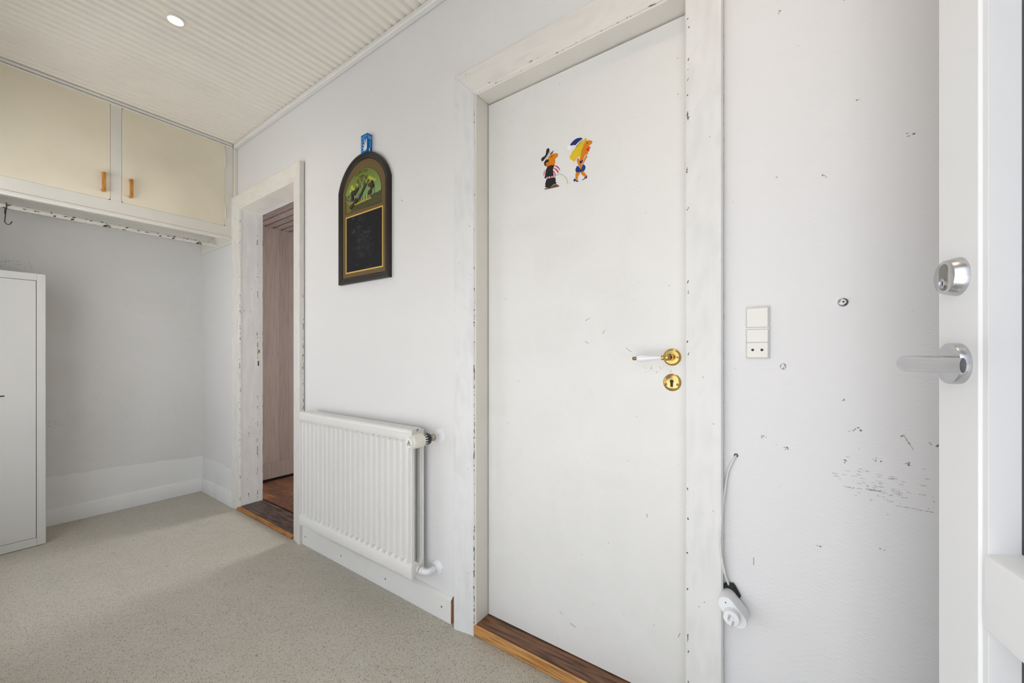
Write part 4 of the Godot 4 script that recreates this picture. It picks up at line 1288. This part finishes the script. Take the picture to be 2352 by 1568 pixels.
func gun_shop_sign() -> void:
	var o := thing("chalkboard_sign", Vector3(-1.648, 1.39, 0.01), "arched dark-framed chalkboard sign with painted landscape and relief guns, reading gun shop", "sign")
	var out := PackedVector2Array([Vector2(-1.8455, 1.39), Vector2(-1.4515, 1.39)])
	var cx := -1.6485
	var half := 0.197
	var sag := 0.15
	var R := (half * half + sag * sag) / (2 * sag)
	var a0 := asin(half / R)
	for i in 33:
		var a := a0 - 2 * a0 * i / 32.0
		out.append(Vector2(cx + R * sin(a), 1.844 + sag - R + R * cos(a)))
	var fr := MB.new()
	fr.rim(out, [Vector2(0.0, 0.0005), Vector2(0.0, 0.016), Vector2(0.0025, 0.0195), Vector2(0.009, 0.0215), Vector2(0.0145, 0.0205), Vector2(0.0165, 0.0175), Vector2(0.021, 0.0185), Vector2(0.0255, 0.0175), Vector2(0.03, 0.0125), Vector2(0.031, 0.008)])
	fr.cap(out, 0.0008, false)
	part(o, "frame", fr, M["frame_black"], "dark moulded arch frame")
	var bk := MB.new()
	bk.cap(MB.inset(out, 0.0305), 0.0115)
	part(o, "board", bk, M["olive_gold"])
	# painted picture
	var pic := PackedVector2Array()
	for q in [[-1.793, 1.737], [-1.512, 1.737]]:
		pic.append(Vector2(q[0], q[1]))
	for i in 25:
		var a := PI * i / 24.0
		pic.append(Vector2(-1.6525 + 0.1415 * cos(a), 1.80 + 0.122 * sin(a) + 0.0))
	var uv := Transform2D(Vector2(1 / 0.285, 0), Vector2(0, -1 / 0.19), Vector2(1.796 / 0.285, 1.924 / 0.19))
	var pm := MB.new()
	pm.cap(pic, 0.0122, true, Transform3D(), uv)
	part(o, "picture", pm, M["painted_landscape"], "painted landscape with clouds and fir trees")
	var pe := MB.new()
	pe.rim(pic, [Vector2(-0.0025, 0.0116), Vector2(-0.0015, 0.0128), Vector2(0.0, 0.0124)])
	part(o, "picture_edge", pe, M["sill_worn"])
	# slate
	var bo := MB.new()
	bo.rim(poly([[-1.7895, 1.4405], [-1.4985, 1.4405], [-1.4985, 1.7175], [-1.7895, 1.7175]]), [Vector2(0.0, 0.0116), Vector2(0.0, 0.0126), Vector2(0.0058, 0.0126), Vector2(0.0058, 0.0116)])
	part(o, "yellow_border", bo, M["yellow_line"])
	var sm := MB.new()
	sm.quad(Vector3(-1.784, 1.446, 0.012), Vector3(-1.504, 1.446, 0.012), Vector3(-1.504, 1.712, 0.012), Vector3(-1.784, 1.712, 0.012), Vector3(0, 0, 1))
	part(o, "slate", sm, M["slate"], "black slate with rubbed-out chalk")
	# lettering
	var tx := MB.new()
	var word := "HAWKINS"
	for i in word.length():
		var a := lerpf(0.32, -0.32, i / 6.0)
		tx.add_text(word[i], 0.0125, 0.0004, Transform3D(Basis(Vector3(0, 0, 1), a * 0.8), Vector3(-1.659 - sin(a) * 0.135, 1.773 + cos(a) * 0.138, 0.0126)), false, false)
	part(o, "lettering", tx, M["letter_black"], "arched line reading hawkins")
	var t2 := MB.new()
	t2.add_text("& Son", 0.0095, 0.0005, Transform3D(Basis(), Vector3(-1.657, 1.8895, 0.0127)), true, true)
	part(o, "lettering", t2, M["letter_black"])
	var t3 := MB.new()
	var t4 := MB.new()
	for q in [["G", -1.6875, 1.8715], ["U", -1.657, 1.873], ["N", -1.627, 1.8735], ["S", -1.705, 1.846], ["H", -1.674, 1.848], ["O", -1.641, 1.85], ["P", -1.609, 1.852]]:
		t3.add_text(q[0], 0.021, 0.0006, Transform3D(Basis(), Vector3(q[1], q[2], 0.0129)), true, true)
		t4.add_text(q[0], 0.0212, 0.0003, Transform3D(Basis(), Vector3(q[1] - 0.0016, q[2] + 0.0007, 0.0126)), true, true)
	part(o, "letter_shadow", t4, M["letter_yellow"])
	part(o, "lettering", t3, M["letter_black"], "large letters reading gun shop")
	# relief guns
	var ri := MB.new()
	ri.extrude(poly([[-1.622, 1.846], [-1.6165, 1.843], [-1.655, 1.8], [-1.672, 1.778], [-1.683, 1.786], [-1.668, 1.803], [-1.646, 1.828]]), 0.012, 0.0175, 0.002)
	ri.extrude(poly([[-1.683, 1.787], [-1.69, 1.776], [-1.697, 1.775], [-1.703, 1.768], [-1.717, 1.776], [-1.711, 1.789], [-1.70, 1.796]]), 0.012, 0.0185, 0.002)
	var rifle := part(o, "relief_rifle", ri, M["gun_black"], "small relief rifle set slantwise")
	var rs := MB.new()
	rs.extrude(poly([[-1.712, 1.784], [-1.724, 1.777], [-1.752, 1.765], [-1.75, 1.752], [-1.735, 1.7525], [-1.718, 1.769]]), 0.012, 0.0175, 0.0025)
	part(rifle, "stock", rs, M["gun_brown"])
	var rl := MB.new()
	rl.extrude(poly([[-1.7, 1.797], [-1.688, 1.808], [-1.675, 1.812], [-1.668, 1.805], [-1.68, 1.79], [-1.69, 1.787]]), 0.012, 0.0182, 0.002)
	part(rifle, "lock_plate", rl, M["gun_grey"])
	var pl := MB.new()
	pl.extrude(poly([[-1.681, 1.842], [-1.6795, 1.833], [-1.703, 1.814], [-1.712, 1.808], [-1.722, 1.811], [-1.738, 1.806], [-1.742, 1.822], [-1.737, 1.834], [-1.72, 1.835], [-1.703, 1.834]]), 0.012, 0.0175, 0.002)
	var pistol := part(o, "relief_pistol", pl, M["gun_black"], "small relief pistol")
	var pg := MB.new()
	pg.extrude(poly([[-1.739, 1.809], [-1.725, 1.811], [-1.72, 1.80], [-1.722, 1.788], [-1.738, 1.784], [-1.745, 1.79]]), 0.012, 0.0175, 0.0025)
	part(pistol, "grip", pg, M["gun_brown"])
	var q2 := MB.new()
	q2.extrude(poly([[-1.6055, 1.838], [-1.588, 1.841], [-1.5725, 1.849], [-1.569, 1.835], [-1.563, 1.828], [-1.565, 1.815], [-1.574, 1.8085], [-1.588, 1.815], [-1.59, 1.822], [-1.604, 1.826]]), 0.012, 0.0185, 0.003)
	var p2 := part(o, "relief_pistol", q2, M["gun_brown"], "small relief pistol with a round brown grip")
	var q3 := MB.new()
	q3.extrude(poly([[-1.583, 1.813], [-1.579, 1.8], [-1.582, 1.789], [-1.602, 1.786], [-1.61, 1.79], [-1.606, 1.804], [-1.594, 1.81]]), 0.012, 0.0175, 0.003)
	part(p2, "grip", q3, M["gun_brown"])
	# blue carton standing on top
	var c := thing("blue_carton", Vector3(-1.6185, 1.985, 0.014), "small blue carton with white fan print standing on top of the chalkboard sign", "box")
	var lo := Vector3(-1.643, 1.984, 0.001)
	var hi := Vector3(-1.594, 2.068, 0.027)
	part(c, "carton", bx(lo, hi, 0.0006), M["box_blue"])
	var f := func(u: float, w: float) -> Vector2: return Vector2(lerpf(lo.x, hi.x, u), lerpf(lo.y, hi.y, w))
	var fan := MB.new()
	for k in 5:
		var a := [1.55, 1.85, 2.2, 2.6, 3.05][k] as float
		var d := Vector2.from_angle(a)
		var p0: Vector2 = f.call(0.86, 0.1)
		var L := [0.046, 0.04, 0.033, 0.026, 0.02][k] as float
		fan.extrude(stadium(p0 + d * 0.006, p0 + d * L, 0.0029, 6), 0.0269, 0.0274 + k * 0.0002)
	part(c, "fan_print", fan, M["box_white"], "white fan of five petals")
	var pr := MB.new()
	pr.extrude(PackedVector2Array([f.call(0.06, 0.83), f.call(0.95, 0.86), f.call(0.95, 0.9), f.call(0.06, 0.87)]), 0.0269, 0.0273)
	pr.extrude(PackedVector2Array([f.call(0.06, 0.76), f.call(0.45, 0.77), f.call(0.45, 0.79), f.call(0.06, 0.785)]), 0.0269, 0.0273)
	pr.extrude(circle(f.call(0.55, 0.66), 0.0075, 18), 0.0269, 0.0272)
	for k in 4:
		pr.extrude(PackedVector2Array([f.call(0.08, 0.08 + k * 0.16), f.call(0.24, 0.09 + k * 0.16), f.call(0.24, 0.19 + k * 0.16), f.call(0.08, 0.18 + k * 0.16)]), 0.0269, 0.0273)
	var TX := Transform3D(Basis(Vector3(0, 0, -1), Vector3(0, 1, 0), Vector3(1, 0, 0)), Vector3(hi.x, 0, 0))
	pr.extrude(poly([[-0.024, 2.043], [-0.004, 2.043], [-0.004, 2.06], [-0.024, 2.06]]), -0.0001, 0.0004, 0.0, TX)
	pr.extrude(poly([[-0.014, 2.005], [-0.009, 2.005], [-0.009, 2.037], [-0.014, 2.037]]), -0.0001, 0.0004, 0.0, TX)
	part(c, "pale_print", pr, M["box_light"])
	var wl := MB.new()
	wl.extrude(poly([[-0.018, 1.986], [-0.013, 1.986], [-0.013, 2.001], [-0.018, 2.001]]), -0.0001, 0.0004, 0.0, TX)
	part(c, "white_print", wl, M["box_white"])

var _stick: Node3D
var _aff: Transform2D
var _z := 0.0
var _back: MB
var _edges := []

func white_edge() -> void:
	_back = MB.new()
	for g in _edges:
		var w := PackedVector2Array()
		for p in g:
			w.append(_aff * p)
		_back.extrude(w, _z, _z + 0.00015)
	part(_stick, "white_edge", _back, M["ink_white"])
	_edges = []

func ink(called: String, m: String, shapes: Array, layer: int, bulge := 0.0) -> void:
	var b := MB.new()
	for s in shapes:
		var src := poly(s)
		var sm := PackedVector2Array()
		for i in src.size():
			var a := src[(i + src.size() - 1) % src.size()]
			var c := src[(i + 1) % src.size()]
			if bulge > 0.0:
				var e := c - src[i]
				for k in 5:
					var f := k / 5.0
					sm.append(src[i] + e * f + Vector2(-e.y, e.x).normalized() * (e.length() * bulge * sin(PI * f)))
			elif src.size() > 8:
				sm.append(src[i].lerp(a, 0.22))
				sm.append(src[i].lerp(c, 0.22))
			else:
				sm.append(src[i])
		var q := PackedVector2Array()
		for p in sm:
			q.append(_aff * p)
		b.extrude(q, _z, _z + 0.00035 + 0.00012 * layer)
		if layer < 9:
			for g in Geometry2D.offset_polygon(sm, 13.0, Geometry2D.JOIN_ROUND):
				var w: PackedVector2Array = MB.ccw(g)
				var keep := []
				for e in _edges:
					var r := Geometry2D.merge_polygons(e, w).filter(func(q): return not Geometry2D.is_polygon_clockwise(q))
					if r.size() == 1:
						w = r[0]
					else:
						keep.append(e)
				keep.append(w)
				_edges = keep
	part(_stick, called, b, M[m])

func stickers() -> void:
	_z = -0.0652
	_stick = thing("wall_sticker", Vector3(-0.68, 1.69, -0.065), "left sticker on the big door, comic man in black vest and striped shirt peeing", "sticker")
	_aff = Transform2D(Vector2(1.25334e-4, -3.36823e-5), Vector2(0, -1.10580e-4), Vector2())
	_aff.origin = Vector2(-0.67926, 1.687804) - _aff.basis_xform(Vector2(400, 800))
	ink("cap", "ink_black", [[[325, 132], [290, 150], [268, 190], [258, 260], [250, 330], [215, 380], [150, 410], [110, 450], [98, 490], [105, 530], [135, 545], [165, 535], [200, 490], [250, 430], [300, 350], [340, 280], [365, 230], [368, 180], [350, 145]],
		[[500, 198], [470, 240], [420, 280], [385, 320], [372, 350], [420, 330], [460, 300], [490, 250]]], 2)
	ink("face", "ink_orange", [[[300, 470], [370, 360], [430, 335], [490, 305], [600, 300], [635, 325], [640, 360], [610, 420], [540, 470], [550, 540], [540, 630], [520, 665], [450, 670], [350, 690], [280, 725], [285, 680], [250, 640], [245, 600], [270, 570], [330, 570]]], 1)
	ink("sideburn", "ink_black", [[[300, 480], [335, 490], [350, 530], [340, 570], [300, 575], [260, 590], [240, 640], [275, 680], [265, 705], [220, 690], [198, 650], [195, 590], [215, 540], [260, 500]], [[392, 435], [410, 400], [450, 375], [478, 372], [475, 390], [440, 400], [412, 425]]], 3)
	ink("hat_band", "ink_white", [[[375, 258], [410, 290], [200, 565], [170, 540]]], 3)
	ink("collar", "ink_scarlet", [[[275, 715], [350, 675], [440, 655], [530, 665], [430, 682], [340, 707], [290, 737]]], 2)
	ink("shirt", "ink_pink", [[[275, 790], [210, 860], [165, 930], [160, 980], [170, 1020], [200, 1070], [235, 990], [255, 880]], [[490, 745], [530, 680], [600, 690], [660, 730], [695, 790], [690, 850], [660, 900], [620, 950], [570, 930], [520, 880], [480, 830]], [[250, 1065], [300, 1040], [500, 1005], [545, 1000], [550, 1045], [400, 1075], [290, 1105]], [[494, 885], [528, 925], [545, 992], [504, 996]]], 1)
	ink("red_stripes", "ink_red", [[[262, 800], [200, 865], [165, 930], [175, 945], [215, 880], [262, 820]], [[255, 870], [205, 930], [170, 990], [175, 1018], [215, 950], [250, 890]], [[530, 675], [600, 690], [660, 735], [695, 800], [688, 845], [650, 780], [580, 720], [515, 695]], [[490, 745], [570, 775], [630, 830], [655, 890], [635, 925], [590, 850], [530, 790], [482, 770]],
		[[484, 832], [530, 880], [560, 932], [550, 1040], [525, 1040], [530, 925], [492, 876]], [[255, 1065], [285, 1055], [270, 1100], [262, 1105]], [[305, 1040], [345, 1035], [335, 1085], [300, 1090]], [[390, 1025], [430, 1020], [425, 1065], [385, 1072]], [[465, 1010], [495, 1005], [490, 1050], [465, 1055]]], 2)
	ink("vest", "ink_black", [[[290, 735], [350, 700], [430, 675], [530, 670], [490, 740], [475, 800], [490, 900], [500, 1005], [400, 1025], [300, 1035], [255, 1060], [245, 1090], [200, 1085], [230, 1000], [250, 870], [265, 800]]], 3)
	ink("trousers", "ink_black", [[[275, 1100], [400, 1070], [545, 1045], [565, 1110], [560, 1190], [595, 1220], [570, 1250], [520, 1260], [450, 1310], [390, 1380], [340, 1395], [270, 1375], [215, 1355], [245, 1320], [225, 1270], [245, 1200]]], 2)
	ink("shoes", "ink_brown", [[[190, 1455], [235, 1390], [300, 1400], [390, 1385], [460, 1315], [540, 1265], [580, 1258], [640, 1285], [685, 1320], [640, 1340]]], 3)
	var st := []
	var arc := [[590, 985], [630, 960], [685, 945], [735, 955], [780, 970], [820, 1000], [855, 1035], [885, 1075], [905, 1120], [915, 1170], [918, 1215]]
	for i in arc.size():
		var a := Vector2(arc[maxi(i - 1, 0)][0], arc[maxi(i - 1, 0)][1])
		var b := Vector2(arc[mini(i + 1, 10)][0], arc[mini(i + 1, 10)][1])
		var d := (b - a).normalized() * 13.0
		var w := d.orthogonal() * 0.35
		var c := Vector2(arc[i][0], arc[i][1])
		var q := []
		for p in [c - d - w, c + d - w, c + d + w, c - d + w]:
			q.append([p.x, p.y])
		st.append(q)
	ink("dashed_arc", "ink_black", st, 9)
	var tx := MB.new()
	var TB := Transform3D(Basis(Vector3(0, 0, 1), deg_to_rad(50)), Vector3((_aff * Vector2(318, 372)).x, (_aff * Vector2(318, 372)).y, _z + 0.0007))
	tx.add_text("FEHMARN", 0.0040, 0.0002, TB, false, true)
	part(_stick, "lettering", tx, M["ink_black"])
	white_edge()
	# woman
	_stick = thing("wall_sticker", Vector3(-0.572, 1.69, -0.065), "right sticker on the big door, comic blonde woman in blue skirt and blue hat", "sticker")
	_aff = Transform2D(Vector2(1.19177e-4, -3.37274e-5), Vector2(0, -1.10180e-4), Vector2())
	_aff.origin = Vector2(-0.571973, 1.69129) - _aff.basis_xform(Vector2(450, 800))
	var pom := []
	for k in 20:
		pom.append([150 + 66 * cos(TAU * k / 20.0), 432 + 70 * sin(TAU * k / 20.0)])
	ink("hat_trim", "ink_white", [pom, [[350, 375], [575, 165], [630, 180], [600, 230], [420, 370], [350, 430], [330, 410]]], 1)
	ink("hat", "ink_navy", [[[175, 355], [230, 280], [310, 205], [390, 160], [480, 145], [570, 158], [500, 220], [420, 290], [350, 370], [310, 360], [250, 365], [210, 380]]], 2)
	ink("head", "ink_orange", [[[690, 232], [820, 235], [850, 265], [845, 320], [800, 355], [760, 380], [765, 420], [700, 470], [655, 490], [700, 550], [730, 590], [725, 635], [660, 650], [615, 690], [600, 760], [580, 800], [520, 830], [470, 820], [490, 720], [510, 680], [505, 620], [530, 560], [525, 500], [575, 440], [580, 360], [625, 300], [645, 250]]], 1)
	ink("leg", "ink_orange", [[[380, 1180], [490, 1180], [480, 1230], [410, 1330], [420, 1400], [400, 1430], [350, 1400], [345, 1350], [350, 1280], [345, 1230]]], 1)
	ink("leg", "ink_orange", [[[490, 1180], [600, 1145], [625, 1200], [680, 1250], [680, 1290], [620, 1355], [600, 1340], [620, 1290], [540, 1265]]], 1)
	ink("hair", "ink_yellow", [[[668, 162], [610, 205], [555, 262], [480, 312], [425, 375], [340, 455], [322, 515], [248, 570], [238, 640], [182, 690], [190, 790], [245, 805], [300, 855], [352, 800], [380, 735], [440, 712], [490, 705], [500, 620], [520, 550], [530, 490], [570, 430], [580, 355], [628, 300], [645, 245], [685, 215]]], 2, 0.2)
	ink("lips", "ink_scarlet", [[[655, 488], [720, 460], [765, 425], [795, 420], [798, 445], [765, 485], [770, 530], [735, 575], [690, 545]]], 3)
	var eye := []
	for k in 12:
		eye.append([706 + 16 * cos(TAU * k / 12.0), 315 + 18 * sin(TAU * k / 12.0)])
	ink("eye", "ink_black", [eye], 3)
	ink("skirt", "ink_blue", [[[410, 970], [480, 1050], [510, 1095], [535, 1060], [545, 1000], [590, 935], [640, 980], [655, 1030], [630, 1110], [590, 1150], [480, 1185], [370, 1190], [345, 1140], [350, 1070]]], 2)
	ink("bodice", "ink_plum", [[[470, 825], [520, 835], [590, 795], [560, 870], [500, 955]]], 3)
	ink("arms", "ink_orange", [[[430, 745], [460, 790], [475, 860], [505, 960], [540, 1000], [530, 1080], [510, 1095], [480, 1040], [420, 940], [390, 840], [395, 780]], [[690, 668], [705, 700], [680, 760], [620, 860], [560, 970], [530, 1000], [505, 985], [560, 900], [610, 800], [630, 720], [660, 680]]], 4)
	ink("shoes", "ink_navy", [[[330, 1365], [345, 1410], [400, 1440], [445, 1435], [440, 1455], [400, 1475], [350, 1450], [320, 1440], [315, 1478], [292, 1465], [288, 1400]], [[690, 1260], [700, 1310], [690, 1355], [650, 1360], [600, 1395], [550, 1420], [548, 1400], [620, 1360], [670, 1300]]], 3)
	var t2 := MB.new()
	var TW := Transform3D(Basis(Vector3(0, 0, 1), deg_to_rad(41)), Vector3((_aff * Vector2(470, 300)).x, (_aff * Vector2(470, 300)).y, _z + 0.0006))
	t2.add_text("FEHMARN", 0.0043, 0.0002, TW, false, true)
	part(_stick, "lettering", t2, M["ink_navy"])
	white_edge()

func wall_bits() -> void:
	# light switch with socket
	var s := thing("light_switch", Vector3(-0.0655, 1.04, 0.0), "white upright switch plate with two rockers and a two-hole socket", "switch")
	var b := MB.new()
	b.extrude(rrect(-0.0905, 1.0372, -0.0408, 1.1634, 0.0035, 4), 0.0, 0.0085, 0.0018)
	part(s, "plate", b, M["plastic_ivory"])
	var g := MB.new()
	g.extrude(rrect(-0.0882, 1.1128, -0.0431, 1.1608, 0.002, 3), 0.007, 0.00862)
	g.extrude(rrect(-0.0882, 1.0393, -0.0431, 1.1092, 0.002, 3), 0.007, 0.00862)
	part(s, "gap", g, M["print_grey"])
	for q in [[1.1136, 1.16, "rocker"], [1.0772, 1.1084, "rocker"], [1.0401, 1.0765, "socket_face"]]:
		var r := MB.new()
		r.extrude(rrect(-0.0875, q[0], -0.0438, q[1], 0.0015, 3), 0.0, 0.0098, 0.0007)
		var pt := part(s, q[2], r, M["plastic_ivory"])
		if q[2] == "socket_face":
			for dx in [-0.0095, 0.0095]:
				var h := MB.new()
				h.lathe([Vector2(0.0031, 0.009), Vector2(0.0031, 0.00995), Vector2(0.0, 0.00996)], out_z(Vector3(-0.0655 + dx, 1.0588, 0.0)), 18)
				part(pt, "socket_hole", h, M["keyhole_black"])
	# screw with washer
	var w := thing("screw", Vector3(0.0943, 1.1628, 0.0), "cross-head screw with a domed washer on the wall right of the switch", "screw")
	var wm := MB.new()
	wm.lathe([Vector2(0.0093, 0.0), Vector2(0.0093, 0.0012), Vector2(0.0082, 0.0022), Vector2(0.0045, 0.0042), Vector2(0.003, 0.0044)], out_z(w.position), 30)
	part(w, "washer", wm, M["zinc"])
	var sh := MB.new()
	sh.lathe([Vector2(0.0026, 0.003), Vector2(0.0026, 0.0065), Vector2(0.0051, 0.0095), Vector2(0.0051, 0.0103), Vector2(0.004, 0.0106), Vector2(0.0, 0.0107)], out_z(w.position), 26)
	var head := part(w, "screw_head", sh, M["screw_white"])
	for a in [0.3, 0.3 + PI / 2]:
		part(head, "cross_slot", bx(Vector3(-0.0026, -0.0007, 0.0098), Vector3(0.0026, 0.0007, 0.01085), 0.0, Transform3D(Basis(Vector3(0, 0, 1), a), w.position)), M["letter_black"])
	# nail stub near the sign
	var nl := MB.new()
	nl.lathe([Vector2(0.0026, 0.0), Vector2(0.0022, 0.001), Vector2(0.001, 0.0012), Vector2(0.0, 0.0006)], out_z(Vector3(-1.3842, 1.7173, 0.0)), 12)
	solo("wall_plug", nl, M["print_grey"], Vector3(-1.3842, 1.7173, 0), "tiny grey wall plug in the wall right of the sign", "wall plug")
	# cable with plug, and the adapter plugged onto it
	var cb := thing("power_cable", Vector3(-0.13, 0.48, 0.005), "thin white cable hanging out of a hole in the wall beside the big door", "cable")
	var pts := []
	var key := [[-0.1108, 0.7965, -0.006], [-0.1125, 0.792, 0.004], [-0.1185, 0.781, 0.006], [-0.1275, 0.7574, 0.007], [-0.1318, 0.73, 0.009], [-0.135, 0.7015, 0.013], [-0.1395, 0.66, 0.02], [-0.142, 0.62, 0.0265], [-0.143, 0.585, 0.029], [-0.1415, 0.555, 0.0285], [-0.1375, 0.525, 0.024], [-0.1335, 0.5, 0.019], [-0.1295, 0.484, 0.0125], [-0.1265, 0.47, 0.0075]]
	var cv := Curve3D.new()
	for i in key.size():
		var k := Vector3(key[i][0], key[i][1], key[i][2])
		var pv := Vector3(key[maxi(i - 1, 0)][0], key[maxi(i - 1, 0)][1], key[maxi(i - 1, 0)][2])
		var nx := Vector3(key[mini(i + 1, key.size() - 1)][0], key[mini(i + 1, key.size() - 1)][1], key[mini(i + 1, key.size() - 1)][2])
		var tg := (nx - pv) / 6.0
		cv.add_point(k, -tg, tg)
	for i in 61:
		pts.append(cv.sample_baked(cv.get_baked_length() * i / 60.0))
	var cm := MB.new()
	cm.tube(pts, [0.0027], 10)
	part(cb, "cord", cm, M["cable_white"])
	var hm := MB.new()
	hm.lathe([Vector2(0.0052, 0.0), Vector2(0.0052, 0.0003), Vector2(0.0, 0.0003)], out_z(Vector3(-0.1112, 0.7955, 0.0)), 14)
	part(cb, "wall_hole", hm, M["sill_worn"])
	var pg := MB.new()
	pg.extrude(poly([[-0.1375, 0.468], [-0.1335, 0.4725], [-0.1165, 0.4765], [-0.1115, 0.4705], [-0.1, 0.45], [-0.118, 0.425], [-0.14, 0.442]]), 0.0015, 0.0104, 0.0015)
	part(cb, "plug", pg, M["plastic_black"], "black plug")
	var ad := thing("socket_adapter", Vector3(-0.114, 0.39, 0.03), "white oval plug adapter with two metal pins hanging at the end of the cable", "adapter")
	var am := MB.new()
	am.extrude(stadium(Vector2(-0.1264, 0.4445), Vector2(-0.1009, 0.4155), 0.0182, 18), 0.0105, 0.056, 0.0015)
	var body := part(ad, "body", am, M["plastic_white"])
	var sm := MB.new()
	sm.lathe([Vector2(0.0019, 0.0), Vector2(0.0019, 0.0004), Vector2(0.0, 0.0004)], out_z(Vector3(-0.1275, 0.4505, 0.0559)), 12)
	part(body, "screw_hole", sm, M["gun_grey"])
	var bm := MB.new()
	bm.extrude(circle(Vector2(-0.1137, 0.4262), 0.0172, 36), 0.05, 0.0745, 0.0015)
	part(ad, "plug_boss", bm, M["plastic_white"])
	for q in [[-0.1176, 0.4328], [-0.1099, 0.4208]]:
		var pm := MB.new()
		pm.lathe([Vector2(0.0023, 0.074), Vector2(0.0023, 0.0915), Vector2(0.0016, 0.0935), Vector2(0.0, 0.0938)], out_z(Vector3(q[0], q[1], 0)), 16)
		part(ad, "pin", pm, M["steel"])
